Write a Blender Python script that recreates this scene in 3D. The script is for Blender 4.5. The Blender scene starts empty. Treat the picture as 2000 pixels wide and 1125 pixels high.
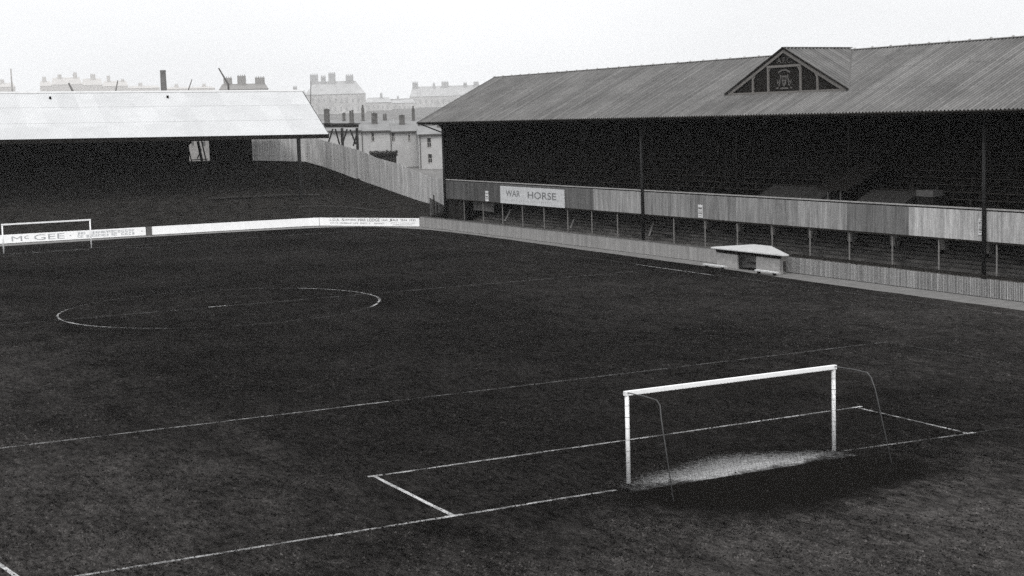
import bpy, math, random
from mathutils import Vector, Matrix, Euler, noise as mnoise
random.seed(7)
S = bpy.context.scene
COL = S.collection

# ------------------------------------------------------------------ camera
CAM = Vector((-26.19856, -36.56201, 10.57611)); ROT = (1.4595031, 0.0286074, -0.4824082); F = 3023.6
cd = bpy.data.cameras.new('camera'); cam = bpy.data.objects.new('camera', cd); COL.objects.link(cam)
cam.location = CAM; cam.rotation_euler = ROT
cd.sensor_width = 36.0; cd.lens = 36.0 * F / 2000.0; cd.clip_start = 0.1; cd.clip_end = 20000
S.camera = cam
RM = Euler(ROT).to_matrix()
def ray(x, y): return RM @ Vector(((x - 1000) / F, -(y - 562.5) / F, -1.0))
def at(x, y, **k):                      # pixel of the 2000x1125 photo -> point on a world plane
    d = ray(x, y); a, v = list(k.items())[0]; i = 'XYZ'.index(a)
    return CAM + d * ((v - CAM[i]) / d[i])

# ------------------------------------------------------------------ sky, sun, exposure
SUN_EL, SUN_AZ = math.radians(52), math.radians(205)     # azimuth measured from +Y towards +X
w = bpy.data.worlds.new('World'); S.world = w; w.use_nodes = True
nt = w.node_tree; nt.nodes.clear()
sky = nt.nodes.new('ShaderNodeTexSky'); sky.sky_type = 'NISHITA'; sky.sun_disc = False
sky.sun_elevation = SUN_EL; sky.sun_rotation = SUN_AZ; sky.air_density = 3.0; sky.dust_density = 8.0; sky.ozone_density = 1.0
bw = nt.nodes.new('ShaderNodeRGBToBW'); bg = nt.nodes.new('ShaderNodeBackground'); wo = nt.nodes.new('ShaderNodeOutputWorld')
mx = nt.nodes.new('ShaderNodeMix'); mx.data_type = 'RGBA'; mx.inputs[0].default_value = 0.6
nt.links.new(sky.outputs[0], bw.inputs[0]); nt.links.new(bw.outputs[0], mx.inputs[6]); mx.inputs[7].default_value = (7.9, 8.0, 8.15, 1)
tcw = nt.nodes.new('ShaderNodeTexCoord'); mpw = nt.nodes.new('ShaderNodeMapping'); mpw.inputs['Scale'].default_value = (1.2, 1.2, 3.5); nzw = nt.nodes.new('ShaderNodeTexNoise')
nzw.inputs['Scale'].default_value = 2.2; nzw.inputs['Detail'].default_value = 6; nt.links.new(tcw.outputs['Generated'], mpw.inputs[0]); nt.links.new(mpw.outputs[0], nzw.inputs['Vector'])
rgw = nt.nodes.new('ShaderNodeMapRange'); nt.links.new(nzw.outputs[0], rgw.inputs[0])
for i_, q_ in enumerate((.35, .65, .95, 1.07)): rgw.inputs[i_ + 1].default_value = q_
vmw = nt.nodes.new('ShaderNodeVectorMath'); vmw.operation = 'SCALE'; nt.links.new(mx.outputs[2], vmw.inputs[0]); nt.links.new(rgw.outputs[0], vmw.inputs['Scale'])
nt.links.new(vmw.outputs[0], bg.inputs[0]); bg.inputs[1].default_value = 0.15; nt.links.new(bg.outputs[0], wo.inputs[0])
sl = bpy.data.lights.new('sun', 'SUN'); sl.energy = 0.7; sl.angle = math.radians(14); sl.color = (1, 0.985, 0.96)
so = bpy.data.objects.new('sun', sl); COL.objects.link(so)
sd = Vector((math.sin(SUN_AZ) * math.cos(SUN_EL), math.cos(SUN_AZ) * math.cos(SUN_EL), math.sin(SUN_EL)))
so.rotation_euler = sd.to_track_quat('Z', 'Y').to_euler(); so.location = (0, 0, 60)
S.view_settings.view_transform = 'Standard'; S.view_settings.look = 'None'
S.view_settings.exposure = 0.4; S.view_settings.gamma = 1.0; S.view_settings.use_curve_mapping = False
S.render.engine = 'CYCLES'
S.cycles.max_bounces = 5; S.cycles.diffuse_bounces = 3; S.cycles.volume_bounces = 1; S.cycles.transparent_max_bounces = 16
S.cycles.use_denoising = False; S.cycles.use_adaptive_sampling = False

# ------------------------------------------------------------------ materials
def lin(v, tint=0.0):                   # grey with a slight warm (+) or cool (-) cast
    return (v * (1 + tint), v, v * (1 - tint), 1)
MATS = {}
class NT:
    def __init__(s, name, rough=0.85, metal=0.0):
        s.m = bpy.data.materials.new(name); s.m.use_nodes = True; s.t = s.m.node_tree
        s.b = s.t.nodes['Principled BSDF']; s.b.inputs['Roughness'].default_value = rough
        s.b.inputs['Metallic'].default_value = metal; s.b.inputs['Specular IOR Level'].default_value = 0.25
    def n(s, ty, **k):
        o = s.t.nodes.new(ty)
        for a, v in k.items(): setattr(o, a, v)
        return o
    def l(s, a, b): s.t.links.new(a, b)
    def coord(s, sc=(1, 1, 1), rot=(0, 0, 0)):
        tc = s.n('ShaderNodeTexCoord'); mp = s.n('ShaderNodeMapping'); s.l(tc.outputs['Object'], mp.inputs[0])
        mp.inputs['Scale'].default_value = sc; mp.inputs['Rotation'].default_value = rot; return mp.outputs[0]
    def noise(s, vec, scale, detail=3, rough=0.6):
        n = s.n('ShaderNodeTexNoise'); s.l(vec, n.inputs['Vector']); n.inputs['Scale'].default_value = scale
        n.inputs['Detail'].default_value = detail; n.inputs['Roughness'].default_value = rough; return n.outputs[0]
    def rng(s, v, a, b, c, d):
        r = s.n('ShaderNodeMapRange'); s.l(v, r.inputs[0])
        for i, q in enumerate((a, b, c, d)): r.inputs[i + 1].default_value = q
        return r.outputs[0]
    def math(s, op, a, b=None, cl=False):
        m = s.n('ShaderNodeMath', operation=op, use_clamp=cl)
        for i, q in enumerate((a, b)):
            if q is None: continue
            if isinstance(q, (int, float)): m.inputs[i].default_value = q
            else: s.l(q, m.inputs[i])
        return m.outputs[0]
    def col(s, base, val):              # base colour * value
        m = s.n('ShaderNodeVectorMath', operation='SCALE'); m.inputs[0].default_value = base[:3]; s.l(val, m.inputs['Scale'])
        s.l(m.outputs[0], s.b.inputs['Base Color']); return m.outputs[0]
    def bump(s, h, st, dist=0.02):
        b = s.n('ShaderNodeBump'); s.l(h, b.inputs['Height']); b.inputs['Strength'].default_value = st
        b.inputs['Distance'].default_value = dist; s.l(b.outputs[0], s.b.inputs['Normal'])
def plain(name, v, tint=0.03, rough=0.85, var=0.25, scale=3.0, stretch=(1, 1, 1), metal=0.0, bump=0.2):
    if name in MATS: return MATS[name]
    t = NT(name, rough, metal); c = t.coord(stretch)
    if v < .06 and rough > .6: t.b.inputs['Specular IOR Level'].default_value = 0.0
    a = t.noise(c, scale, 6, 0.65); b = t.noise(c, scale * 9, 3, 0.6)
    val = t.math('ADD', t.rng(a, 0.3, 0.7, 1 - var, 1 + var), t.rng(b, 0.3, 0.7, -var * .5, var * .5))
    t.col(lin(v, tint), val); t.bump(b, bump)
    MATS[name] = t.m; return t.m
def boards(name, v, tint=0.02, axis='Y', pitch=0.15, var=0.35, streak=0.4, dark=0.35, jw=9.0):
    """upright boards: a tone per board, long rain streaks, dark joints"""
    if name in MATS: return MATS[name]
    t = NT(name, 0.9); t.b.inputs['Specular IOR Level'].default_value = 0.0 if v < .06 else .15; tc = t.n('ShaderNodeTexCoord'); sp = t.n('ShaderNodeSeparateXYZ'); t.l(tc.outputs['Object'], sp.inputs[0])
    if axis == 'S': u = t.math('ADD', sp.outputs['X'], sp.outputs['Y'])
    else: u = sp.outputs[axis]
    k = t.math('DIVIDE', u, pitch); fl = t.math('FLOOR', k); fr = t.math('FRACT', k)
    wn = t.n('ShaderNodeTexWhiteNoise', noise_dimensions='1D'); t.l(fl, wn.inputs['W'])
    tone = t.rng(wn.outputs['Value'], 0, 1, 1 - var * .6, 1 + var * .6)
    c = t.coord((2.2, 2.2, 0.22)); st = t.rng(t.noise(c, 1.0, 6, 0.7), 0.3, 0.7, 1 - streak, 1 + streak)
    c2 = t.coord((9, 9, 0.6)); st2 = t.rng(t.noise(c2, 1.0, 4, 0.7), 0.3, 0.7, 1 - streak * .6, 1 + streak * .6)
    fine = t.rng(t.noise(t.coord(), 14, 2, 0.7), 0.25, 0.75, 0.75, 1.25)
    j = t.math('MINIMUM', t.math('MULTIPLY', fr, jw, True), 1.0); j = t.rng(j, 0, 1, dark, 1)
    val = t.math('MULTIPLY', t.math('MULTIPLY', tone, st), t.math('MULTIPLY', t.math('MULTIPLY', st2, fine), j))
    t.col(lin(v, tint), val); t.bump(j, 0.3, 0.01); MATS[name] = t.m; return t.m
def sheeting(name, v, axis='Y', tint=0.0, var=0.12, row=1.405, z0=0.0, wide=0.78, groove_shade=0.35, pitch=0.16, phase=0.0, metal=0.0, rough=0.6, patch=0.15):
    """corrugated sheets: a tone per sheet, weathering patches, trough shade painted into the colour"""
    t = NT(name, rough, metal); tc = t.n('ShaderNodeTexCoord'); sp = t.n('ShaderNodeSeparateXYZ'); t.l(tc.outputs['Object'], sp.inputs[0])
    u = sp.outputs[axis]; a = t.math('FLOOR', t.math('DIVIDE', u, wide)); b = t.math('FLOOR', t.math('DIVIDE', t.math('SUBTRACT', sp.outputs['Z'], z0), row))
    cb = t.n('ShaderNodeCombineXYZ'); t.l(a, cb.inputs[0]); t.l(b, cb.inputs[1])
    wn = t.n('ShaderNodeTexWhiteNoise', noise_dimensions='3D'); t.l(cb.outputs[0], wn.inputs['Vector'])
    tone = t.rng(wn.outputs['Value'], 0, 1, 1 - var, 1 + var)
    pa = t.rng(t.noise(t.coord((0.25, 0.25, 0.5)), 1.0, 5, 0.7), 0.35, 0.65, 1 - patch, 1 + patch)
    fi = t.rng(t.noise(t.coord(), 7, 4, 0.75), 0.3, 0.7, 1 - patch, 1 + patch)
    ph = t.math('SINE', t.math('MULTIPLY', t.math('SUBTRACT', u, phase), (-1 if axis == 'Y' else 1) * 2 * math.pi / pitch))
    g = t.rng(ph, -.45, 0.3, 1 - groove_shade, 1.2)  # rib shading put into the colour: troughs darkened, crests lifted
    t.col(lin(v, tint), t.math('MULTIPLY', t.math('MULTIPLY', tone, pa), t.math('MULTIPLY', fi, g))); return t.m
def brick(name, v):
    if name in MATS: return MATS[name]
    t = NT(name, 0.9); b = t.n('ShaderNodeTexBrick'); t.l(t.coord((1, 1, 1), (math.pi / 2, 0, 0)), b.inputs[0]); b.inputs['Scale'].default_value = 4
    b.inputs['Color1'].default_value = lin(v, .05); b.inputs['Color2'].default_value = lin(v * .6, .05); b.inputs['Mortar'].default_value = lin(v * 1.4)
    t.l(b.outputs[0], t.b.inputs['Base Color']); MATS[name] = t.m; return t.m

# ------------------------------------------------------------------ mesh helpers
class MB:
    def __init__(s): s.v = []; s.f = []; s.uv = None
    def add(s, vs, fs):
        o = len(s.v); s.v += [Vector(p) for p in vs]; s.f += [tuple(i + o for i in f) for f in fs]; return s
    def box(s, x0, x1, y0, y1, z0, z1):
        if x0 > x1: x0, x1 = x1, x0
        if y0 > y1: y0, y1 = y1, y0
        v = [(x, y, z) for z in (z0, z1) for x, y in ((x0, y0), (x1, y0), (x1, y1), (x0, y1))]
        return s.add(v, [(0, 3, 2, 1), (4, 5, 6, 7), (0, 1, 5, 4), (1, 2, 6, 5), (2, 3, 7, 6), (3, 0, 4, 7)])
    def bar(s, a, b, wd, ht=None, up=(0, 0, 1)):        # rectangular timber between two points
        a, b = Vector(a), Vector(b); ht = ht or wd; d = (b - a).normalized(); up = Vector(up)
        if abs(d.dot(up)) > .98: up = Vector((0, 1, 0))
        r = d.cross(up).normalized(); u = r.cross(d).normalized(); r *= wd / 2; u *= ht / 2
        v = [a - r - u, a + r - u, a + r + u, a - r + u, b - r - u, b + r - u, b + r + u, b - r + u]
        return s.add(v, [(0, 3, 2, 1), (4, 5, 6, 7), (0, 1, 5, 4), (1, 2, 6, 5), (2, 3, 7, 6), (3, 0, 4, 7)])
    def tube(s, path, r, n=10, close=True):
        path = [Vector(p) for p in path]; rings = []
        prev = None
        for i, p in enumerate(path):
            d = (path[min(i + 1, len(path) - 1)] - path[max(i - 1, 0)]).normalized()
            ref = prev if prev is not None else (Vector((0, 0, 1)) if abs(d.z) < .9 else Vector((1, 0, 0)))
            a = (ref - d * ref.dot(d)).normalized(); prev = a; b = d.cross(a)
            rr = r[i] if isinstance(r, (list, tuple)) else r
            rings.append([p + a * rr * math.cos(2 * math.pi * k / n) + b * rr * math.sin(2 * math.pi * k / n) for k in range(n)])
        o = len(s.v); s.v += [q for g in rings for q in g]
        for i in range(len(rings) - 1):
            for k in range(n):
                k2 = (k + 1) % n; s.f.append((o + i * n + k, o + i * n + k2, o + (i + 1) * n + k2, o + (i + 1) * n + k))
        if close: s.f.append(tuple(o + k for k in range(n))[::-1]); s.f.append(tuple(o + (len(rings) - 1) * n + k for k in range(n)))
        return s
    def prism(s, poly, n):               # extrude a planar polygon (list of points) by vector n
        n = Vector(n); k = len(poly); v = [Vector(p) for p in poly]; v += [p + n for p in v]
        return s.add(v, [tuple(range(k))[::-1], tuple(range(k, 2 * k))] + [(i, (i + 1) % k, k + (i + 1) % k, k + i) for i in range(k)])
    def quad(s, *p): return s.add(p, [tuple(range(len(p)))])
    def build(s, name, m, parent=None, smooth=False, origin=None):
        me = bpy.data.meshes.new(name)
        org = Vector(parent['_o']) if parent is not None and '_o' in parent else Vector(origin or (0, 0, 0))
        me.from_pydata([tuple(p - org) for p in s.v], [], s.f); me.materials.append(m)
        if smooth: me.polygons.foreach_set('use_smooth', [True] * len(me.polygons))
        me.update(); o = bpy.data.objects.new(name, me); COL.objects.link(o)
        if parent is not None:
            o.parent = parent; o['_o'] = list(org)
        else: o.location = org; o['_o'] = list(org)
        return o
def tag(o, label=None, cat=None, group=None, kind=None):
    for k, v in (('label', label), ('category', cat), ('group', group), ('kind', kind)):
        if v: o[k] = v
    return o
def thing(name, loc, label, cat, group=None):
    o = bpy.data.objects.new(name, None); COL.objects.link(o); o.location = loc; o['_o'] = list(loc); o.empty_display_size = .3
    return tag(o, label, cat, group)
def struct(mb, name, m): return tag(mb.build(name, m), kind='structure')
def copy_tree(o, parent=None):
    c = o.copy(); COL.objects.link(c)
    if parent is not None: c.parent = parent
    for ch in o.children: copy_tree(ch, c)
    return c
def corrugated(mb, p0, p1, q0, q1, pitch=0.16, amp=0.024, seg=6, rows=3, lap=0.08, cut=None):
    """sheet between ridge line p0-p1 and eave line q0-q1, waves run down the slope"""
    p0, p1, q0, q1 = map(Vector, (p0, p1, q0, q1)); L = (p1 - p0).length
    n = max(2, int(L / pitch * seg)); u = (p1 - p0).normalized(); dn = (q0 - p0).normalized(); nor = u.cross(dn).normalized()
    if nor.z < 0: nor = -nor
    for r in range(rows):
        t0, t1 = r / rows, (r + 1) / rows
        o = len(mb.v)
        for i in range(n + 1):
            a = i / n; P = p0.lerp(p1, a); Q = q0.lerp(q1, a)
            ln = (Q - P).length; h = amp * math.sin(2 * math.pi * (a * L) / pitch)
            tt1 = min(1, t1 + lap / max(ln, .01)) if r < rows - 1 else t1
            mb.v.append(P.lerp(Q, t0) + nor * (h + 0.0)); mb.v.append(P.lerp(Q, tt1) + nor * (h + 0.013))
        for i in range(n): mb.f.append((o + 2 * i, o + 2 * i + 1, o + 2 * i + 3, o + 2 * i + 2))
    return mb
def text(name, s, centre, right, size, m, parent, up=(0, 0, 1), wide=None, depth=0.006, squash=1.0, bold=0.0, shear=0.0):
    cu = bpy.data.curves.new(name, 'FONT'); cu.body = s; cu.size = 1.0; cu.extrude = 0.0; cu.offset = bold; cu.shear = shear
    cu.align_x = 'CENTER'; cu.align_y = 'CENTER'; cu.resolution_u = 3; cu.space_character = squash
    tmp = bpy.data.objects.new(name, cu); COL.objects.link(tmp)
    me = bpy.data.meshes.new_from_object(tmp.evaluated_get(bpy.context.evaluated_depsgraph_get()))
    bpy.data.objects.remove(tmp); bpy.data.curves.remove(cu)
    xs = [v.co.x for v in me.vertices]; ys = [v.co.y for v in me.vertices]
    cx, cy = (min(xs) + max(xs)) / 2, (min(ys) + max(ys)) / 2
    sy = size / max(1e-6, max(ys) - min(ys)); sx = (wide / (max(xs) - min(xs))) if wide else sy
    right = Vector(right).normalized(); up = Vector(up).normalized(); nor = right.cross(up); org = Vector(parent['_o']); c = Vector(centre) - org
    for v in me.vertices: v.co = c + right * (v.co.x - cx) * sx + up * (v.co.y - cy) * sy + nor * depth
    me.materials.clear(); me.materials.append(m); me.update()
    o = bpy.data.objects.new(name, me); COL.objects.link(o); o.parent = parent; o['_o'] = list(org); return o

# ------------------------------------------------------------------ shared materials
M_tar = plain('tarred timber', 0.012, 0.08, 0.9, 0.4, 2.0)
M_tar2 = plain('dark creosoted timber', 0.02, 0.08, 0.9, 0.5, 4.0, (1, 1, 1))
M_post = plain('black painted iron', 0.012, 0.02, 0.5, 0.2, 4)
M_wpost = plain('pale weathered post', 0.19, 0.03, 0.85, 0.3, 5)
M_prop = plain('bare raking timber', 0.32, 0.03, 0.85, 0.3, 5)
M_white = plain('white enamel paint', 0.80, 0.0, 0.45, 0.06, 3)
M_whiteboard = plain('white painted board', 0.88, 0.0, 0.6, 0.05, 1.5)
M_letter = plain('black lettering', 0.03, 0.0, 0.8, 0.2, 8)
M_grey_letter = plain('faded grey lettering', 0.36, -0.02, 0.8, 0.3, 9)
M_cap = plain('pale rail capping', 0.34, 0.02, 0.8, 0.25, 4)
M_wire = plain('galvanised wire', 0.10, 0.0, 0.6, 0.2, 5)
M_tubeback = plain('grey iron tube', 0.07, 0.0, 0.5, 0.3, 6)

# ------------------------------------------------------------------ grass, track, terrain
def grass_material(name='turf', base=(0.0123, 0.0116, 0.0112), blades=False):
    t = NT(name, 0.95); t.b.inputs['Specular IOR Level'].default_value = 0.0
    big = t.noise(t.coord((0.07, 0.07, 1)), 1.0, 4, 0.6)
    mid = t.noise(t.coord((0.8, 0.38, 1)), 1.0, 6, 0.7)
    sml = t.noise(t.coord((5.5, 1.9, 1)), 1.0, 5, 0.75)
    fin = t.noise(t.coord((26, 11, 1)), 1.0, 3, 0.8)
    val = t.math('MULTIPLY', t.math('MULTIPLY', t.rng(big, 0.32, 0.68, 0.6, 1.45), t.rng(mid, 0.3, 0.7, 0.6, 1.4)),
                 t.math('MULTIPLY', t.rng(sml, 0.3, 0.7, 0.2, 1.9), t.rng(fin, 0.28, 0.72, 0.15, 1.95)))
    # worn pale dry turf towards the camera's end of the ground, behind the goal line and on the left wing
    sp = t.n('ShaderNodeSeparateXYZ'); tc = t.n('ShaderNodeTexCoord'); t.l(tc.outputs['Object'], sp.inputs[0])
    wob = t.rng(mid, 0.2, 0.8, -3.0, 3.0)
    beh = t.math('MAXIMUM', t.rng(t.math('ADD', t.math('MULTIPLY', sp.outputs['Y'], -1.0), wob), 0.5, 9, 0.0, 1.0), 0.0)
    lef = t.rng(t.math('ADD', t.math('MULTIPLY', sp.outputs['X'], -1.0), wob), 9, 20, 0.0, 0.75)
    rgt = t.rng(t.math('ADD', sp.outputs['X'], wob), 10, 30, 0.0, 0.75)
    dry = t.math('ADD', t.math('MULTIPLY', 1.7, t.math('MAXIMUM', beh, t.math('MAXIMUM', lef, t.math('MULTIPLY', rgt, t.rng(sp.outputs['Y'], 10, 55, 1, 0.15))))), 0.85)
    if blades: val = t.math('MULTIPLY', t.math('MULTIPLY', t.rng(mid, 0.3, 0.7, 0.6, 1.4), t.rng(sml, 0.3, 0.7, 0.3, 1.8)), t.rng(t.n('ShaderNodeNewGeometry').outputs['Random Per Island'], 0, 1, .45, 2.0))
    t.col(base, t.math('MULTIPLY', val, dry)); t.bump(t.math('ADD', sml, fin), 0.6, 0.03)
    return t.m
M_grass = grass_material()
M_track = plain('grey cinder track', 0.165, 0.02, 0.95, 0.22, 1.2)
M_far = plain('rough grey ground', 0.15, 0.02, 0.95, 0.4, 0.15)

GRASS_EDGE = [(-40, 110.2), (-12, 110.2), (-2.5, 109.9), (5.8, 110.1), (11.7, 110.2), (21.6, 109.4), (28.6, 108.0), (32.4, 104.2), (34.0, 98.7),
              (34.6, 92.5), (34.5, 81.4), (33.9, 62.2), (33.6, 49.1), (32.9, 37.0), (32.7, 28), (32.5, 20.4), (32.3, 10), (32.2, -30)]
BOARD = [(-22, 113.4), (-2, 112.9), (11.67, 112.3), (20, 111.9), (27.6, 111.3), (29.4, 110.3), (35.5, 101.2)]
def fd(d):
    pts = [(0, 0), (3, 0), (25, 3.6), (100, 5), (600, 12), (900, 17), (1500, 22), (1950, 38), (4000, 40)]
    for (a, za), (b, zb) in zip(pts, pts[1:]):
        if d <= b: return za + (zb - za) * max(0, d - a) / (b - a)
    return 26
def ground_z(x, y):
    dx = max(0, x - 54, -70 - x); dy = max(0, y - 136, -70 - y); return fd(math.hypot(dx, dy))
def axis(lo, hi, c0, c1):
    a = [c0 - 4 * 1.16 ** k for k in range(60) if c0 - 4 * 1.16 ** k > lo] + [lo]
    b = [c1 + 4 * 1.16 ** k for k in range(60) if c1 + 4 * 1.16 ** k < hi] + [hi]
    n = 8; return sorted(a) + [c0 + (c1 - c0) * i / n for i in range(n + 1)] + sorted(b)
xs = axis(-3000, 3000, -70, 54); ys = axis(-3000, 3000, -70, 136)
g = MB(); g.v = [Vector((x, y, ground_z(x, y) - 0.03)) for y in ys for x in xs]; nx = len(xs)
g.f = [(j * nx + i, j * nx + i + 1, (j + 1) * nx + i + 1, (j + 1) * nx + i) for j in range(len(ys) - 1) for i in range(nx - 1)]
struct(g, 'ground', M_far)
tr = MB(); tr.quad((-60, -60, -0.012), (38.5, -60, -0.012), (38.5, 115, -0.012), (-60, 115, -0.012)); struct(tr, 'cinder_track', M_track)
# the turf: a sheet whose far and right edges follow the grass edge, with a slight thickness so the edge reads
def smooth_edge(P, n=8):
    out = []
    for i in range(len(P) - 1):
        p0, p1, p2, p3 = [Vector((*P[max(0, min(len(P) - 1, j))], 0)) for j in (i - 1, i, i + 1, i + 2)]
        for k in range(n):
            t = k / n; out.append(.5 * ((2 * p1) + (p2 - p0) * t + (2 * p0 - 5 * p1 + 4 * p2 - p3) * t * t + (-p0 + 3 * p1 - 3 * p2 + p3) * t ** 3))
    return out + [Vector((*P[-1], 0))]
E = smooth_edge(GRASS_EDGE)
E = [p + Vector((mnoise.noise(p * .6) * .12, mnoise.noise(p * .6 + Vector((9, 0, 0))) * .12, 0)) for p in E]
tf = MB(); poly = [Vector((p.x, p.y, 0.012)) for p in E] + [Vector((32.2, -60, 0.012)), Vector((-60, -60, 0.012)), Vector((-60, 110.2, 0.012))]
tf.add(poly, [tuple(range(len(poly)))[::-1]]); base = [p - Vector((0, 0, .025)) for p in poly]
o = len(tf.v); tf.v += base; n_ = len(poly)
tf.f += [(i, (i + 1) % n_, o + (i + 1) % n_, o + i) for i in range(n_)]
struct(tf, 'pitch_turf', M_grass)

# chalk lines -------------------------------------------------------
def chalk(name, strength, contrast=0.5, scale=1.4):
    t = NT(name, 0.95); t.b.inputs['Base Color'].default_value = lin(0.62, 0.0)
    n1 = t.rng(t.noise(t.coord(), scale, 5, 0.75), 0.42, 0.60, 0, 1); n2 = t.rng(t.noise(t.coord(), 22, 3, 0.8), 0.3, 0.62, 0.25, 1)
    a = t.math('MULTIPLY', t.rng(n1, 0, 1, 1 - contrast, 1), t.math('MULTIPLY', n2, strength)); a = t.math('MINIMUM', a, 1.0)
    tr_ = t.n('ShaderNodeBsdfTransparent'); mi = t.n('ShaderNodeMixShader'); out = t.t.nodes['Material Output']
    t.l(a, mi.inputs[0]); t.l(tr_.outputs[0], mi.inputs[1]); t.l(t.b.outputs[0], mi.inputs[2]); t.l(mi.outputs[0], out.inputs[0]); return t.m
C = {k: chalk('chalk ' + k, s, c) for k, s, c in (('bright', 1.0, .55), ('worn', .66, .85), ('mid', .36, .85), ('faint', .19, .9), ('trace', .07, .9), ('fair', .7, .8))}
Lm = {k: MB() for k in C}
def line(k, pts, wd=0.11, z=0.018):
    pts = [Vector((p[0], p[1], z)) for p in pts]; mb = Lm[k]; o = len(mb.v)
    for i, p in enumerate(pts):
        d = (pts[min(i + 1, len(pts) - 1)] - pts[max(i - 1, 0)]).normalized(); s_ = Vector((-d.y, d.x, 0)) * wd / 2 * (1 + .25 * mnoise.noise(p * .9))
        j = Vector((mnoise.noise(p * .4), mnoise.noise(p * .4 + Vector((5, 5, 5))), 0)) * .04
        mb.v += [p - s_ + j, p + s_ + j]
    for i in range(len(pts) - 1): mb.f.append((o + 2 * i, o + 2 * i + 2, o + 2 * i + 3, o + 2 * i + 1))
def seg(a, b, n=None):
    L = math.hypot(b[0] - a[0], b[1] - a[1]); n = n or max(2, int(L / .5)); return [(a[0] + (b[0] - a[0]) * i / n, a[1] + (b[1] - a[1]) * i / n) for i in range(n + 1)]
GL = 0.0; FLn = 101.0
line('worn', seg((-19.9, GL), (-4.1, GL)), .14); line('mid', seg((4.3, GL + .3), (9.16, GL))); line('faint', seg((-31, GL), (-20.3, GL))); line('trace', seg((9.3, GL), (31, GL)))
line('bright', seg((-9.16, 5.5), (-9.16, 0)), .13, .022); line('bright', seg((-9.35, 5.5), (-8.9, 5.5)), .16, .024); line('bright', seg((9.0, 5.5), (9.4, 5.5)), .16, .024)
line('bright', seg((-9.4, 0), (-8.9, 0)), .16, .024); line('bright', seg((9.0, 0.1), (9.4, 0)), .14, .024)
line('worn', seg((-8.8, 5.5), (9.0, 5.5)), .14); line('worn', seg((9.16, 5.4), (9.16, .1)), .1)
line('mid', seg((-19.8, 16.5), (-5.2, 16.5)), .15); line('worn', seg((-5.2, 16.5), (-4.0, 16.5)), .15, .02); line('faint', seg((-4, 16.5), (6, 16.5)), .15); line('faint', seg((6, 16.5), (20.16, 16.5)), .13)
line('trace', seg((20.16, 16.5), (20.16, 0)), .13)
line('bright', seg((-20.2, -.1), (-20.55, 2.6)), .13, .022); line('faint', seg((-20.4, 2.6), (-20.2, 16)), .13)
def arc(k, c, r, a0, a1, wd=.11, z=.018):
    n = max(3, int(abs(a1 - a0) / 3)); line(k, [(c[0] + r * math.cos(math.radians(a0 + (a1 - a0) * i / n)), c[1] + r * math.sin(math.radians(a0 + (a1 - a0) * i / n))) for i in range(n + 1)], wd, z)
CC = (0.0, 50.5)
arc('fair', CC, 9.15, 187, 214, .14, .022); arc('worn', CC, 9.15, 150, 187); arc('mid', CC, 9.15, 214, 235, .15); arc('trace', CC, 9.15, 235, 318, .18); arc('worn', CC, 9.15, 318, 345, .14)
arc('fair', CC, 9.15, 345, 402, .12, .022); arc('faint', CC, 9.15, 42, 150, .1)
line('faint', seg((-31, 50.5), (31, 50.5)), .14); line('fair', seg((-.75, 50.6), (.3, 50.6)), .2, .026)
line('worn', seg((30.9, 54.5), (30.7, 45)), .16); line('trace', seg((31, 100), (31, 54)), .2); line('trace', seg((30.9, 45), (30.8, 10)), .2)
line('mid', seg((-3.2, FLn - 1.1), (3.4, FLn - 1.1)), .22); line('faint', seg((-30, FLn), (30, FLn)), .18)
arc('faint', (9.16, FLn - 1), 3, 200, 250, .15)
for k in C: struct(Lm[k], 'pitch_marking', C[k])

# bald pale goalmouth and dark patch of ground behind it ---------
def blotch(name, v, pts, z, tint, soft=.5, amt=1.0, tex=6.0):
    """flat patch of ground; its cover thins out raggedly towards the rim (uses a rim attribute)"""
    P = smooth_edge([*pts, pts[0]], 8)[:-1]; c = sum(P, Vector()) / len(P); rings = 8
    verts = []; att = []; faces = []
    for r in range(rings + 1):
        k = 1 - r / rings
        for p in P: q = c.lerp(p, k); verts.append((q.x, q.y, z)); att.append(1 - k)
    n = len(P)
    for r in range(rings):
        for i in range(n): faces.append((r * n + i, r * n + (i + 1) % n, (r + 1) * n + (i + 1) % n, (r + 1) * n + i))
    me = bpy.data.meshes.new(name); me.from_pydata(verts, [], faces); a_ = me.attributes.new('rim', 'FLOAT', 'POINT'); a_.data.foreach_set('value', att)
    t = NT(name, .95); t.b.inputs['Specular IOR Level'].default_value = 0.0
    at_ = t.n('ShaderNodeAttribute', attribute_name='rim')
    n1 = t.noise(t.coord(), tex, 4, .75); n2 = t.noise(t.coord(), 25, 3, .8); n0 = t.noise(t.coord(), 1.1, 4, .6)
    al = t.math('ADD', t.rng(at_.outputs['Fac'], 0, soft, -.45, 1.1), t.math('ADD', t.rng(n1, .25, .75, -.4, .4), t.rng(n0, .3, .7, -.35, .35)), False)
    al = t.math('MULTIPLY', t.math('MAXIMUM', t.math('MINIMUM', al, 1), 0), amt); al = t.math('MINIMUM', al, 1)
    t.col(lin(v, tint), t.math('MULTIPLY', t.rng(n1, .25, .75, .75, 1.25), t.rng(n2, .25, .75, .65, 1.35)))
    tr_ = t.n('ShaderNodeBsdfTransparent'); mi = t.n('ShaderNodeMixShader')
    t.l(al, mi.inputs[0]); t.l(tr_.outputs[0], mi.inputs[1]); t.l(t.b.outputs[0], mi.inputs[2]); t.l(mi.outputs[0], t.t.nodes['Material Output'].inputs[0])
    me.materials.append(t.m); o_ = bpy.data.objects.new(name, me); COL.objects.link(o_); return tag(o_, kind='structure')
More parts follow.
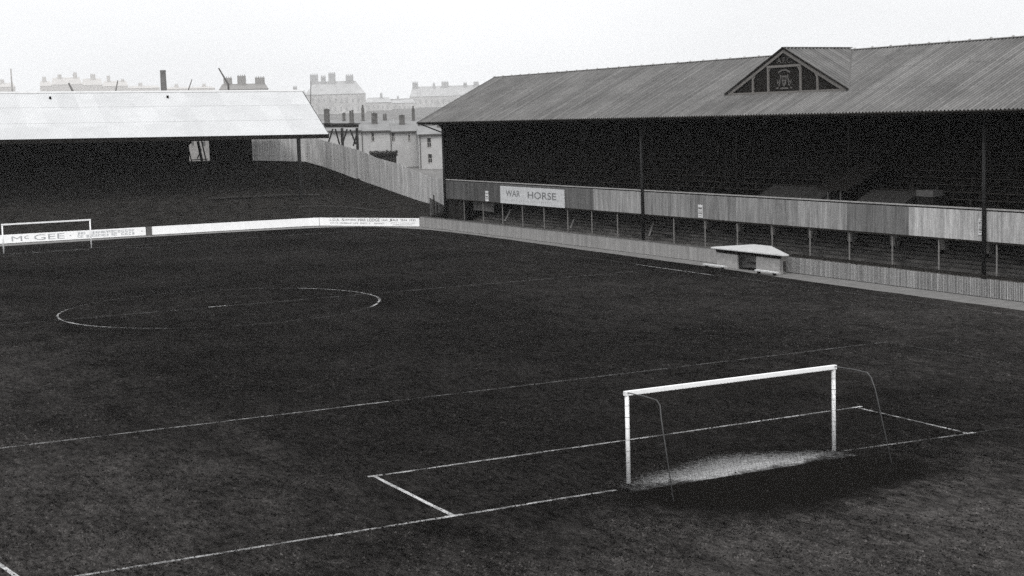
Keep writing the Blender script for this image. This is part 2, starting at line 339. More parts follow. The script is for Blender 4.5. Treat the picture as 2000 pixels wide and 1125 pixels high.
PALE = [(-4.6, .5), (-3.2, 1.1), (-1.8, 1.6), (-.2, 2.15), (1.2, 2.4), (2.8, 2.0), (4.2, 1.3), (5.0, .5), (3.6, -.1), (1.6, -.7), (-.6, -.9), (-2.6, -.7), (-4.0, -.1)]
DARK = [(-5.2, .9), (-6.3, -1.0), (-6.0, -3.6), (-4.2, -5.6), (-1.4, -6.1), (1.4, -5.6), (4.2, -5.2), (6.6, -4.2), (7.6, -2.2), (6.6, .1), (5.0, .95), (3.0, .5), (1.2, .28), (-.6, .22), (-2.4, .38), (-4, .75)]
def bald_strip():
    nu, nv = 80, 14; V = []; A = []; Fc = []
    for i in range(nu + 1):
        u = -3.9 + 8.2 * i / nu; W_ = .85 + 1.55 * math.exp(-((u - .7) / 2.3) ** 2) + .35 * math.exp(-((u + 2.2) / 1.0) ** 2)
        e_ = min(1, (u + 3.9) / 1.3, (4.3 - u) / 1.0)
        for j in range(nv + 1):
            v = j / nv; V.append((u, -.45 + (W_ + .45) * v, .024)); A.append(max(0, e_) ** .5 * (1 - v) ** 1.0 * (.72 + .28 * math.exp(-((u - .6) / 2.2) ** 2)))
    for i in range(nu):
        for j in range(nv): a_ = i * (nv + 1) + j; Fc.append((a_, a_ + nv + 1, a_ + nv + 2, a_ + 1))
    me = bpy.data.meshes.new('worn_ground'); me.from_pydata(V, [], Fc); me.attributes.new('rim', 'FLOAT', 'POINT').data.foreach_set('value', A)
    t = NT('bald sandy ground', .95); t.b.inputs['Specular IOR Level'].default_value = 0.0
    n1 = t.noise(t.coord((9, 4, 1)), 1, 4, .75); n2 = t.noise(t.coord((26, 12, 1)), 1, 3, .8)
    al = t.math('ADD', t.rng(t.n('ShaderNodeAttribute', attribute_name='rim').outputs['Fac'], 0, .8, -.22, .95), t.math('ADD', t.rng(n1, .25, .75, -.30, .30), t.rng(n2, .25, .75, -.30, .30)))
    al = t.math('MAXIMUM', t.math('MINIMUM', al, 1), 0); t.col(lin(.27), t.math('MULTIPLY', t.rng(n1, .25, .75, .8, 1.2), t.rng(n2, .25, .75, .7, 1.3)))
    tr_ = t.n('ShaderNodeBsdfTransparent'); mi = t.n('ShaderNodeMixShader'); t.l(al, mi.inputs[0]); t.l(tr_.outputs[0], mi.inputs[1]); t.l(t.b.outputs[0], mi.inputs[2]); t.l(mi.outputs[0], t.t.nodes['Material Output'].inputs[0])
    me.materials.append(t.m); o_ = bpy.data.objects.new('worn_ground', me); COL.objects.link(o_); tag(o_, kind='structure')
bald_strip()
blotch('dark_ground_patch', 0.0065, DARK, .028, .08, .62, .95, 5.0)
def inside(x, y, P):
    c = False
    for i in range(len(P)):
        (x0, y0), (x1, y1) = P[i - 1], P[i]
        if (y0 > y) != (y1 > y) and x < (x1 - x0) * (y - y0) / (y1 - y0) + x0: c = not c
    return c
# rough grass: short tufts thrown over the near part of the turf, thick and thin in patches
import numpy as np
rg = np.random.default_rng(5); NT_ = 900000
gx = rg.uniform(-26, 32, NT_); gy = rg.uniform(-24, 62, NT_); dist = np.hypot(gx - CAM.x, gy - CAM.y)
pr_ = np.clip((34 / dist) ** 2.2, 0, 1)
pt = np.zeros(NT_)
for (fx_, fy_, ph_, a_) in ((.9, 1.7, 0, .5), (1.9, -1.1, 2, .5), (.33, .61, 1, .7), (3.1, 2.3, 4, .35), (-.17, .4, 3, .6)): pt += a_ * np.sin(gx * fx_ + gy * fy_ + ph_ + 1.3 * np.sin(gx * .7 - gy * .31))
keep = rg.random(NT_) < pr_ * np.clip(.55 + .3 * pt, .12, 1); gx, gy, dist = gx[keep], gy[keep], dist[keep]
mk = np.ones(len(gx), bool); near_ = np.where((gy < 3.2) & (gy > -6.2) & (np.abs(gx) < 7.7))[0]
for q in near_:
    if inside(gx[q], gy[q], [(a * .86, b * .86) for a, b in PALE]): mk[q] = rg.random() < .10
    elif inside(gx[q], gy[q], [(a * .84, b * .84) for a, b in DARK]): mk[q] = rg.random() < .12
gx, gy, dist = gx[mk], gy[mk], dist[mk]; n = len(gx)
yaw = rg.uniform(0, 2 * np.pi, n); wd = rg.uniform(.03, .10, n) * (dist / 40) ** .5; ht = rg.uniform(.012, .055, n); lean = rg.uniform(-.05, .05, (n, 2))
V = np.zeros((n, 3, 3)); V[:, 0, 0] = gx - np.cos(yaw) * wd / 2; V[:, 0, 1] = gy - np.sin(yaw) * wd / 2; V[:, 1, 0] = gx + np.cos(yaw) * wd / 2; V[:, 1, 1] = gy + np.sin(yaw) * wd / 2
V[:, 2, 0] = gx + lean[:, 0]; V[:, 2, 1] = gy + lean[:, 1]; V[:, 2, 2] = ht; V[:, :, 2] += .012
me = bpy.data.meshes.new('grass'); me.vertices.add(3 * n); me.vertices.foreach_set('co', V.ravel()); me.loops.add(3 * n); me.loops.foreach_set('vertex_index', np.arange(3 * n, dtype=np.int32))
me.polygons.add(n); me.polygons.foreach_set('loop_start', np.arange(0, 3 * n, 3, dtype=np.int32)); me.polygons.foreach_set('loop_total', np.full(n, 3, dtype=np.int32)); me.update(calc_edges=True)
me.materials.append(grass_material('grass blades', (.0175, .0165, .0160), True)); og = bpy.data.objects.new('grass', me); COL.objects.link(og); tag(og, kind='stuff')

# ------------------------------------------------------------------ goals
def goal(loc, label, sgn, net=True, near=True):
    R = thing('football_goal', loc, label, 'goal', 'goals at the two ends of the pitch'); X, Y, Z = loc
    H = 2.68 if near else 2.56; r = .062
    for s in (-1, 1):
        p = MB(); x = s * 3.72
        p.tube([(X + x, Y, -0.05), (X + x, Y, H - .12)], r, 14).build('post', M_white, R, True)
        if near:
            for k in range(7): MB().tube([(X + x, Y, .28 + k * .33), (X + x, Y, .29 + k * .33)], r + .004, 14).build('net_hook', M_wire, R)
    MB().box(X - 3.80, X + 3.80, Y - .065, Y + .065, H - .125, H).build('crossbar', M_white, R)
    d = -sgn
    if near:
        for s in (-1, 1):
            x0 = X + s * 3.72; p = [(x0, Y, H - .04), (x0 + s * .0, Y + d * .9, H - .01), (x0, Y + d * 1.55, H - .02), (x0, Y + d * 1.72, H - .14), (x0 + s * .05, Y + d * 1.85, H - .5), (x0 + s * .12, Y + d * 2.5, .0)]
            MB().tube(p, .017, 8).build('stanchion', M_tubeback, R, True)
        if net:
            b = MB(); tw = .0035; A = lambda x: X + x
            top = [Vector((0, 0, H - .05)), Vector((0, d * 1.6, H - .05))]; back = [Vector((0, d * 1.6, H - .05)), Vector((0, d * 2.5, .02))]
            def strand(a, b_): b.bar(a, b_, tw, tw)
            for i in range(62):
                x = -3.7 + 7.4 * i / 61; strand((A(x), Y, H - .1), (A(x), Y + d * 1.6, H - .12)); strand((A(x), Y + d * 1.6, H - .12), (A(x), Y + d * 2.45, .03))
            for j in range(13): y = Y + d * 1.6 * (j + 1) / 13; strand((A(-3.7), y, H - .11), (A(3.7), y, H - .11))
            for j in range(20): t = (j + 1) / 20; strand((A(-3.7), Y + d * (1.6 + .85 * t), H - .12 - (H - .15) * t), (A(3.7), Y + d * (1.6 + .85 * t), H - .12 - (H - .15) * t))
            for s in (-1, 1):
                for j in range(19):
                    z = H - .12 - (H - .15) * (j + 1) / 20; yb = 1.6 + .85 * (j + 1) / 20; strand((A(s * 3.72), Y, z), (A(s * 3.72), Y + d * yb, z))
                for j in range(13): y = d * 1.6 * (j + 1) / 13; strand((A(s * 3.72), Y + y, .03), (A(s * 3.72), Y + y, H - .11))
            b.build('net', M_tar2, R)
    return R
goal((0.36, 0.50, 0), 'white goal in the foreground with iron stanchions behind and a pale worn goalmouth', 1)
goal((0.0, FLn, 0), 'distant white goal at the far end in front of the white advertising boards', -1, False, False)

# ------------------------------------------------------------------ main stand (right)
XE, ZE, XR, ZR, XB = 35.5, 10.12, 44.0, 14.33, 52.5
Y0, Y1 = 2.0, 101.0; YW = 98.35; XF = 37.0
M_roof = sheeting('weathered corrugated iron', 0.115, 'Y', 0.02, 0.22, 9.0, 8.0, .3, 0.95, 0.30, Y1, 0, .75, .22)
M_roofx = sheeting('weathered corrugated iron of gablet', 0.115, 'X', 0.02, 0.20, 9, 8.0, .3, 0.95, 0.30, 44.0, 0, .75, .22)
ST = thing('grandstand', (44, 50, 0), 'long dark grandstand with corrugated roof, gablet and boarded balcony front on the right', 'grandstand')
RF = corrugated(MB(), (XR, Y1, ZR), (XR, Y0, ZR), (XE, Y1, ZE), (XE, Y0, ZE), .30, .06, 8); corrugated(RF, (XR, Y0, ZR), (XR, Y1, ZR), (XB, Y0, ZE), (XB, Y1, ZE), .30, .045, seg=4)
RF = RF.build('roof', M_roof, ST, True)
cp = MB()
yy = Y1
while yy > Y0:
    cp.bar((XR, yy, ZR + .03), (XR, max(Y0, yy - 1.75), ZR + .03), .34, .05); cp.tube([(XR, yy, ZR + .07), (XR, yy - .12, ZR + .07)], .07, 8); yy -= 1.8
cp.build('ridge_capping', M_cap, RF)
und = MB()
und.quad((XE + .15, Y0, ZE - .07), (XR, Y0, ZR - .09), (XR, Y1 - .05, ZR - .09), (XE + .15, Y1 - .05, ZE - .07))
und.quad((XR, Y0, ZR - .09), (XB - .15, Y0, ZE - .07), (XB - .15, Y1 - .05, ZE - .07), (XR, Y1 - .05, ZR - .09))
und.build('roof_lining', M_tar, ST)
ef = MB(); ef.box(XE + .03, XE + .09, Y0, Y1, ZE - .2, ZE - .03)
for s_ in (0,): ef.bar((XE, Y1 - .02, ZE - .08), (XR, Y1 - .02, ZR - .08), .06, .2); ef.bar((XR, Y1 - .02, ZR - .08), (XB, Y1 - .02, ZE - .08), .06, .2)
ef.build('eaves_board', M_tar, ST)
gt = MB(); gt.tube([(XE - .07, Y0, ZE - .06), (XE - .07, Y1, ZE - .06)], .055, 8).build('gutter', M_tar2, ST, True)
# overhang bracket and strut at the far corner
br = MB(); br.bar((XE + .1, Y1 - .2, ZE - .12), (XF, YW + .02, 9.05), .1); br.bar((XF, YW, ZE - .15), (XF, Y1 - .3, ZE - .2), .14, .2)
pts = [(XF, YW + 1.5 * (1 - math.cos(a)), 8.9 + 1.05 * math.sin(a)) for a in [i * math.pi / 2 / 8 for i in range(9)]]
for a, b in zip(pts, pts[1:]): br.bar(a, b, .14, .16)
br.build('bracket', M_tar, ST)
wl = MB(); wl.box(XB - 1.0, XB - .85, Y0 + .2, YW, 0, ZE + .35)
wl.prism([(XF, YW, 4.3), (XB - 1, YW, 4.3), (XB - 1, YW, ZE + .3), (XR, YW, ZR - .12), (XF + .02, YW, ZE + .55)], (0, .15, 0))
wl.prism([(XF, Y0 + .2, 2.0), (XB - 1, Y0 + .2, 0), (XB - 1, Y0 + .2, ZE + .3), (XR, Y0 + .2, ZR - .12), (XF + .02, Y0 + .2, ZE + .55)], (0, .15, 0))
wl.box(XF + .1, XB - 1, YW + .001, YW + .14, 0, 4.3)
wl.build('wall', boards('tarred wall boards', .016, .06, 'X', .2), ST)
# seating deck
sd_ = MB(); nst = 17; x, z = XF + .9, 3.35
sd_.box(XF + .06, XF + .9, Y0 + .4, YW, 3.2, 3.35)
for k in range(nst):
    sd_.box(x + k * .75, x + (k + 1) * .75 + .02, Y0 + .4, YW, z + k * .37, z + (k + 1) * .37 - .001 * k)
sd_.build('seating_deck', plain('tarred deck boards', .012, .08, .9, .5, 1.2, (1, .2, 1)), ST)
for k in range(1, nst, 1):
    b = MB(); xx = x + k * .75 + .35; zz = z + (k + 1) * .37
    for (a, c) in ((Y0 + .6, 40.5), (44.4, 74), (75.2, YW - .6)):
        b.box(xx, xx + .26, a, c, zz + .36, zz + .40); q = a + .5
        while q < c: b.box(xx + .08, xx + .18, q, q + .06, zz, zz + .36); q += 2.2
    b.build('bench', plain('worn bench plank', .045, .08, .85, .5, 1.2, (1, .15, 1)), ST)
# inside columns
for yc in (94.5, 73.9, 60.7, 47.6, 34.6, 21.0, 8.5):
    MB().tube([(44, yc, 6.2), (44, yc, 13.9)], .08, 8).build('inner_column', plain('dull column', .07, .05), ST, True)
# big front columns
for yc in (YW - .1, 62.95, 27.6):
    c = MB(); c.tube([(XF - .12, yc, .5), (XF - .12, yc, ZE + .45)], .13, 12); c.tube([(XF - .12, yc, .5), (XF - .12, yc, .62)], .22, 12); c.tube([(XF - .12, yc, ZE + .1), (XF - .12, yc, ZE + .3)], .2, 12)
    c.build('column', M_post, ST, True)
# roof trusses on the columns
for yc in (YW - .4, 80.6, 62.95, 45.2, 27.6, 10.0):
    b = MB(); b.bar((XF, yc, ZE + .35), (XB - 1.1, yc, ZE + .35), .1, .16); b.bar((XF, yc, ZE + .5), (XR, yc, ZR - .3), .1, .14); b.bar((XR, yc, ZR - .3), (XB - 1.2, yc, ZE + .5), .1, .14)
    for t in (.33, .66): xx = XF + (XR - XF) * t; b.bar((xx, yc, ZE + .4), (xx, yc, ZE + .5 + (ZR - ZE - .8) * t), .07)
    b.build('truss', M_tar, ST)
# balcony front: a panel per stretch of boarding
def PY(px, py=440, X=XF): return at(px, py, X=X).y
stretch = [(867, 979, .085, 'a'), (979, 1104, .11, 'b'), (1104, 1160, .13, 'c'), (1160, 1257, .30, 'd'), (1257, 1350, .25, 'e'), (1350, 1437, .21, 'f'), (1437, 1560, .24, 'g'),
           (1560, 1655, .29, 'h'), (1655, 1775, .155, 'i'), (1775, 1928, .42, 'j')]
BR = ['near black boards', 'dark boards', 'dark grey boards', 'streaked grey boards', 'mid grey boards', 'smoky grey boards', 'grey boards', 'pale streaked boards', 'dull grey boards', 'pale boards']
edges = [(YW if a == 867 else PY(a, 400), PY(b, 420), t, nm) for (a, b, t, _), nm in zip(stretch, BR)] + [(PY(1928, 430), 18.0, .39, 'light grey boards'), (18.0, Y0, .3, 'plain grey boards')]
for ya, yb, t, nm in edges:
    MB().box(XF - .03, XF + .03, yb + .01, ya - .01, 2.82, 4.50).build('balcony_front', boards(nm, t, .01, 'Y', .155, .12, .42, .7), ST)
MB().box(XF - .06, XF + .08, Y0, YW, 4.58, 4.66).build('balcony_rail', M_cap, ST)
MB().box(XF + .05, XF + .2, Y0, YW, 2.9, 4.56).build('balcony_backing', M_tar, ST)
bb = MB(); bb.box(XF - .04, XF + .3, Y0, YW, 2.72, 2.815).build('balcony_beam', M_tar2, ST)
# thin pale posts below the balcony
pp = [981, 1020, 1062, 1108, 1155, 1205, 1315, 1376, 1439, 1507, 1581, 1658, 1742, 1833]
pys = [PY(p, 420) for p in pp] + [PY(1928, 470) - .7, 23.6, 19.7, 15.8, 11.9, 8.0, 4.1]
for yc in pys: MB().box(XF + .0, XF + .07, yc - .03, yc + .03, .55, 2.72).build('post', M_wpost, ST)
for px in (906, 943): yc = PY(px, 410); MB().box(XF + .0, XF + .08, yc - .04, yc + .04, .7, 2.72).build('post', plain('dull grey post', .14), ST)
for (a, b) in (((985, 432), (996, 412)), ((1113, 446), (1120, 430)), ((1267, 461), (1275, 438))):
    p = at(*a, Z=.95); q = at(*b, X=p.x + .75); MB().bar(p - Vector((0, 0, .1)), q + (q - p) * .15, .16, .05).build('raking_prop', M_prop, ST)
# soffit and paddock terracing under the balcony
MB().box(XF + .31, 44.6, Y0 + .3, YW - .1, 2.95, 3.1).build('soffit', M_tar, ST)
pd = MB(); xx = 35.9
prof = [(35.9, .45), (37.6, .62)]
k = 0; xx = 37.6; zz = .62
while xx < 43.4: pd.box(xx, xx + .62, Y0, YW, -.02, zz + .17); xx += .6; zz += .17
pd.box(35.75, 37.62, Y0, YW, -.02, .62)
pd.build('paddock_terrace', plain('trodden ash terrace', .085, .05, .95, .8, 2.2, (1, .3, 1), bump=.5), ST)
MB().box(43.4, 43.5, Y0, YW, 0, 2.95).build('paddock_wall', boards('sooty wall boards', .022, .06, 'Y', .3), ST)
for px in (1376, 1439, 1507, 1581, 1658, 1742, 1838, 1925, 2020):
    yc = PY(px + 6, 450, 40.8); MB().box(40.6, 41.0, yc - .25, yc + .25, 1.0, 2.95).build('pier', brick('soot stained brick', .34), ST)
# sheltered shed and pale partition at the far end of the paddock
MB().box(XF + .2, XF + 1.6, 95.0, 98.2, .5, 2.7).build('store_shed', boards('shed boards', .02, .05, 'Y', .2), ST)
MB().box(XF + 1.2, XF + 1.25, 90.6, 94.9, 1.75, 2.75).build('partition', plain('grey partition', .16, .02, .9, .4, 1.5), ST)
# covered stair heads on the seating deck
M_hood = boards('stair hood boards', .055, .04, 'Y', .2, .2, .3, .6)
for (ya, yb) in ((44.15, 50.95), (36.2, 40.65)):
    h = MB(); h.prism([(38.5, ya, 4.40), (40.1, ya, 5.18), (40.1, ya, 4.4), (38.5, ya, 4.0)], (0, yb - ya, 0)); h.build('stair_hood', M_hood, ST)
h = MB(); h.prism([(38.2, 40.9, 5.25), (41.6, 40.9, 6.75), (41.6, 40.9, 6.66), (38.2, 40.9, 5.16)], (0, 2.9, 0)); h.build('stair_hood', M_tar2, ST)
MB().prism([(41.2, 42.9, 5.5), (41.2, 43.75, 5.55), (41.2, 43.8, 6.1), (41.2, 42.75, 6.12)], (.05, 0, 0)).build('hood_gable', plain('grey hood panel', .12), ST)
for yc in (43.05, 41.82): MB().box(38.45, 38.52, yc - .035, yc + .035, 3.4, 5.35).build('hood_post', plain('grey hood post', .13), ST)
k_ = MB(); k_.box(38.5, 39.3, 33.4, 34.85, 5.02, 5.40); k_.build('box_top', plain('grey box front', .10), ST)
MB().box(38.55, 39.25, 33.45, 34.8, 3.6, 5.0).build('press_box', plain('press box boards', .02, .05), ST)

# gablet on the roof ------------------------------------------------
XD = 38.34; yl, yr, ya_, zb, za = 53.85, 40.8, 47.3, 11.53, 14.44
GB = MB(); 
for (yo, sg) in ((yr, 1), (yl, -1)):
    n = int((XR - (XD - .16)) / .30 * 10); o = len(GB.v); dz = za - zb
    for i in range(n + 1):
        x_ = XD - .16 + (XR - XD + .3) * i / n; kk = min(1.0, (XR - x_) / (XR - XD)) * 1.0 if x_ > XD else 1.0
        h = .06 * math.sin(2 * math.pi * (x_ - 44.0) / .30); top = Vector((x_, ya_, za + .05 - .03 * (x_ - XD) / 5.6)); bot = Vector((x_, yo, zb + .05)); sdv = bot - top
        nn = Vector((0, -sg * dz, abs(yo - ya_))).normalized(); kk = kk * (1.03 if x_ <= XD else 1.0)
        GB.v += [top + nn * h, top + sdv * max(kk, .0) + nn * h]
    for i in range(n): GB.f.append((o + 2 * i, o + 2 * i + 1, o + 2 * i + 3, o + 2 * i + 2))
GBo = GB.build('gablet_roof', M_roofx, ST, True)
cpg = MB(); cpg.bar((XD - .16, ya_, za + .1), (XR, ya_, za + .05), .3, .05)
for yo in (yr, yl): cpg.bar((XD - .1, yo, zb + .08), (XR, ya_, ZR + .06), .22, .03)
cpg.build('flashing', plain('dull lead flashing', .10), GBo)
gd = MB(); gd.prism([(XD, yr + .3, zb - .05), (XD, yl - .3, zb - .05), (XD, ya_, za - .08)], (.1, 0, 0)); GD = gd.build('gable_board', plain('dark gable boarding', .018, .08, .85, .3, 3), ST)
M_gt = plain('weathered gable timber', .15, .06, .85, .25, 6)
fr = MB(); xf = XD - .05
fr.bar((xf, yl - .1, zb + .02), (xf, yr + .1, zb + .0), .12, .2)
for yo in (yr + .3, yl - .3): fr.bar((xf - .02, yo, zb + .02), (xf - .02, ya_, za - .16), .1, .2)
fr.bar((xf, 49.15, 13.30), (xf, 45.5, 13.30), .1, .16)
for yy, zt in ((50.77, 12.85), (49.04, 13.3), (45.56, 13.3), (43.82, 12.85)):
    fr.bar((xf + .005, yy, zb), (xf + .005, yy, zt), .12, .14, up=(0, 1, 0))
    fr.bar((xf + .002, yy, zt - .42), (xf + .002, yy + (.32 if yy < 47 else -.32), zt - .02), .08, .08)
fr.build('gable_frame', M_gt, ST)
bg_ = MB()
for yo in (yr - .12, yl + .12): bg_.bar((XD - .16, yo, zb + .05), (XD - .16, ya_, za + .07), .05, .11)
bg_.build('bargeboard', M_tar2, ST)
M_gl = plain('faded gilt lettering', .10, .05, .8, .5, 9)
text('lettering', 'A.F.C.', (XD - .0, 47.3, 13.68), (0, -1, 0), .38, M_gl, ST, wide=1.55, depth=.03)
# painted coat of arms: shield with three towers, scroll above, a rearing beast each side, compartment below
ar = MB(); cy, cz, xa = 47.32, 12.35, XD - .03
def P(u, v): return (xa, cy - u, cz + v)
def fl(poly, d=.02): ar.prism([P(*q) for q in poly][::-1], (-d, 0, 0))
fl([(-.24, .32), (.24, .32), (.24, -.05), (.15, -.28), (0, -.42), (-.15, -.28), (-.24, -.05)])
sc = [(-.62 + 1.24 * i / 10, .47 + .17 * math.sin(math.pi * i / 10)) for i in range(11)]
fl(sc + [(u, v + .11 + (.03 if j % 3 == 0 else 0)) for j, (u, v) in enumerate(reversed(sc))])
for s in (-1, 1):
    fl([(s * .30, .30), (s * .36, .40), (s * .44, .34), (s * .42, .22), (s * .52, .02), (s * .50, -.15), (s * .62, -.36), (s * .52, -.40), (s * .42, -.16), (s * .40, .04), (s * .33, .16)][::s])
    fl([(s * .54, .0), (s * .70, -.12), (s * .74, .08), (s * .80, -.02), (s * .74, -.24), (s * .60, -.14)][::s])
    fl([(s * .62, -.42), (s * .86, -.46), (s * .84, -.56), (s * .64, -.54)][::s])
fl([(-.5, -.5), (-.2, -.46), (.2, -.46), (.5, -.5), (.42, -.58), (-.42, -.58)])
arm = ar.build('coat_of_arms', M_gl, ST)
tw = MB(); xa2 = xa - .024
for (u, v) in ((-.1, .12), (.1, .12), (0, -.12)):
    tw.prism([(xa2, cy - (u + a), cz + v + b) for a, b in ((-.055, -.07), (.055, -.07), (.055, .05), (.075, .05), (.075, .09), (.02, .09), (.02, .06), (-.02, .06), (-.02, .09), (-.075, .09), (-.075, .05), (-.055, .05))][::-1], (-.01, 0, 0))
tw.build('tower_charge', M_tar2, arm)

# sign on the balcony -----------------------------------------------
a = at(979, 362, X=XF); b = at(1104, 370, X=XF)
SG = thing('hanging_sign', (XF - .1, (a.y + b.y) / 2, 3.0), 'weathered pale sign reading WAR HORSE on the balcony front', 'sign')
M_sign = plain('weathered white sign paint', .56, -.01, .8, .22, 4)
MB().box(XF - .12, XF - .07, b.y, a.y, 2.80, 4.32).build('sign_board', M_sign, SG)
M_wh = plain('faded sign lettering', .17, -.02, .8, .35, 10)
text('lettering', 'WAR', (XF - .12, a.y + (b.y - a.y) * .21, 3.72), (0, -1, 0), .55, M_wh, SG, wide=2.7, bold=.008)
text('lettering', 'HORSE', (XF - .12, a.y + (b.y - a.y) * .665, 3.68), (0, -1, 0), .60, M_wh, SG, wide=5.0, bold=.012)
wn = MB()
for i in range(26):
    y_ = a.y - 1.0 - i * .33; wn = MB(); wn.box(XF - .125, XF - .121, y_ - random.uniform(.05, .14), y_, 3.05 + random.uniform(-.02, .03), 3.13 + random.uniform(0, .08)); wn.build('small_print', plain('ghosted small print', .40, 0, .8, .4, 9), SG)
# small notices
def notice(px, pt, pb, wpx, label, rows, seed):
    X_ = XF - .1; t_ = at(px, pt, X=X_); b_ = at(px, pb, X=X_); y0_ = at(px - wpx / 2, pt, X=X_).y; y1_ = at(px + wpx / 2, pt, X=X_).y
    R = thing('notice_board', (X_, t_.y, b_.z), label, 'notice', 'small white notices on the balcony front'); MB().box(X_ + .02, X_ + .045, y1_, y0_, b_.z, t_.z).build('panel', plain('notice white', .66, 0, .8, .1, 4), R)
    h = (t_.z - b_.z); rnd = random.Random(seed); mp = plain('notice print', .16)
    for (f0, f1, kind) in rows:
        z0_, z1_ = t_.z - h * f1, t_.z - h * f0; L_ = y0_ - y1_; m = .1 * L_
        if kind == 'bar': MB().box(X_ + .012, X_ + .018, y1_ + m, y0_ - m, z0_, z1_).build('print', mp, R)
        elif kind == 'frame':
            e = (z1_ - z0_) * .28
            O = [(y1_ + m, z0_), (y0_ - m, z0_), (y0_ - m, z1_), (y1_ + m, z1_)]; I = [(y1_ + 2 * m, z0_ + e), (y0_ - 2 * m, z0_ + e), (y0_ - 2 * m, z1_ - e), (y1_ + 2 * m, z1_ - e)]
            q_ = MB(); q_.add([(X_ + .012, a_, b2) for a_, b2 in O + I], [(k, (k + 1) % 4, 4 + (k + 1) % 4, 4 + k) for k in range(4)]); q_.build('print', mp, R)
        else:
            yy_ = y1_ + m
            while yy_ < y0_ - m * 1.5: w_ = rnd.uniform(.1, .2) * L_; MB().box(X_ + .012, X_ + .018, yy_, min(yy_ + w_, y0_ - m), z0_ + rnd.uniform(0, .2) * (z1_ - z0_), z1_).build('print', mp, R); yy_ += w_ + .06 * L_
notice(950, 373, 393, 6, 'narrow white notice on the dark far end of the balcony front', [(.18, .3, 'w'), (.5, .62, 'w'), (.72, .8, 'w')], 1)
notice(1367, 400, 425, 8.5, 'white notice with dark bands on the middle of the balcony front', [(.2, .34, 'bar'), (.46, .52, 'w'), (.6, .72, 'w'), (.82, .88, 'w')], 2)
notice(1917, 428, 459, 13.5, 'white notice with a black band beside the nearest tall column', [(.05, .1, 'w'), (.17, .33, 'frame'), (.42, .46, 'w'), (.5, .53, 'bar'), (.6, .75, 'w'), (.8, .88, 'w')], 3)

# ------------------------------------------------------------------ trackside fences, dugout
PF = thing('paling_fence', (35.2, 22, 0), 'grey upright paling fence beside the cinder track, right of the dugout', 'fence')
pl = MB(); yy = 43.4; rnd = random.Random(4)
def fx(y): return 34.95 + (y - 20) * .014
while yy > -12:
    h = 1.0 + rnd.uniform(-.015, .015); pl.box(fx(yy), fx(yy) + .025, yy - .085 + rnd.uniform(-.01, .01), yy, .03, h); yy -= .125
pl.build('palings', boards('pale grey palings', .31, .01, 'Y', .125, .4, .2, .2, 2.0), PF)
rl = MB(); rl.bar((fx(43.4) + .06, 43.4, 1.1), (fx(-12) + .06, -12, 1.1), .07, .07); rl.bar((fx(43.4) + .06, 43.4, .45), (fx(-12) + .06, -12, .45), .05, .08); rl.build('rail', M_tar2, PF)
rl = MB(); rl.bar((fx(43.4) + .5, 43.4, 1.12), (fx(-12) + .5, -12, 1.12), .06, .07)
yy = 43
while yy > -12: rl.box(fx(yy) + .47, fx(yy) + .53, yy - .03, yy + .03, 0, 1.1); yy -= 3
rl.build('back_rail', M_tar2, PF)
BF = thing('board_fence', (35.4, 75, 0), 'smooth grey boarded fence along the track, between dugout and far corner', 'fence')
bf = MB(); P_ = [(35.35, 49.6), (35.5, 60), (35.7, 75), (35.75, 88), (35.65, 97), (35.5, 101.2)]
for (x0, y0_), (x1, y1_) in zip(P_, P_[1:]): bf.bar((x0, y0_, .5), (x1, y1_, .5), .05, .97)
bf.build('boards', boards('ash grey fence boards', .27, .02, 'Y', .3, .12, .2, .8), BF)
bf = MB()
for (x0, y0_), (x1, y1_) in zip(P_, P_[1:]): bf.bar((x0, y0_, 1.02), (x1, y1_, 1.02), .1, .05)
bf.build('rail', plain('dull fence rail', .10), BF)

DG = thing('dugout', (34.9, 46.2, 0), 'low trainers dugout with pale hipped roof and dark doorway beside the track', 'dugout')
YA, YB = 49.9, 42.5; xd = 34.3; M_dg = plain('grey harled wall', .33, .02, .9, .2, 3)
MB().box(xd, xd + .1, 47.3, YA - .25, -.05, .92).build('wall', M_dg, DG); MB().box(xd, xd + .1, YB + .25, 45.25, -.05, .95).build('wall', M_dg, DG)
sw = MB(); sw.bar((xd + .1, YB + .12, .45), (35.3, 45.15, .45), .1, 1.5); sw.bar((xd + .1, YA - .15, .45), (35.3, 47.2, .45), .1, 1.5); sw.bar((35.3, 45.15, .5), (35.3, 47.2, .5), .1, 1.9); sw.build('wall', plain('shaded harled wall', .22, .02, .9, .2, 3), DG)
MB().box(xd + .12, 35.2, 45.2, 47.2, .0, .03).build('floor', M_tar, DG)
MB().box(xd - .02, xd + .05, YB + .22, YA - .17, .99, 1.22).build('lintel', M_tar, DG)
MB().box(xd + .6, xd + .9, 45.3, 47.1, .38, .43).build('bench', M_tar2, DG)
rfm = MB(); vt = [(34.0, 49.95, 1.27), (34.0, 42.1, 1.27), (34.35, 41.85, 1.28), (35.5, 45.2, 1.57), (35.5, 47.1, 1.57), (34.25, 50.1, 1.30)]
vb = [(a_, b_, c_ - .06) for a_, b_, c_ in vt]; rfm.add(vt + vb, [(5, 4, 3, 2, 1, 0), (6, 7, 8, 9, 10, 11)] + [(q, (q + 1) % 6, 6 + (q + 1) % 6, 6 + q) for q in range(6)])
rfm.build('roof', plain('pale felted roof', .50, 0, .7, .12, 3), DG)
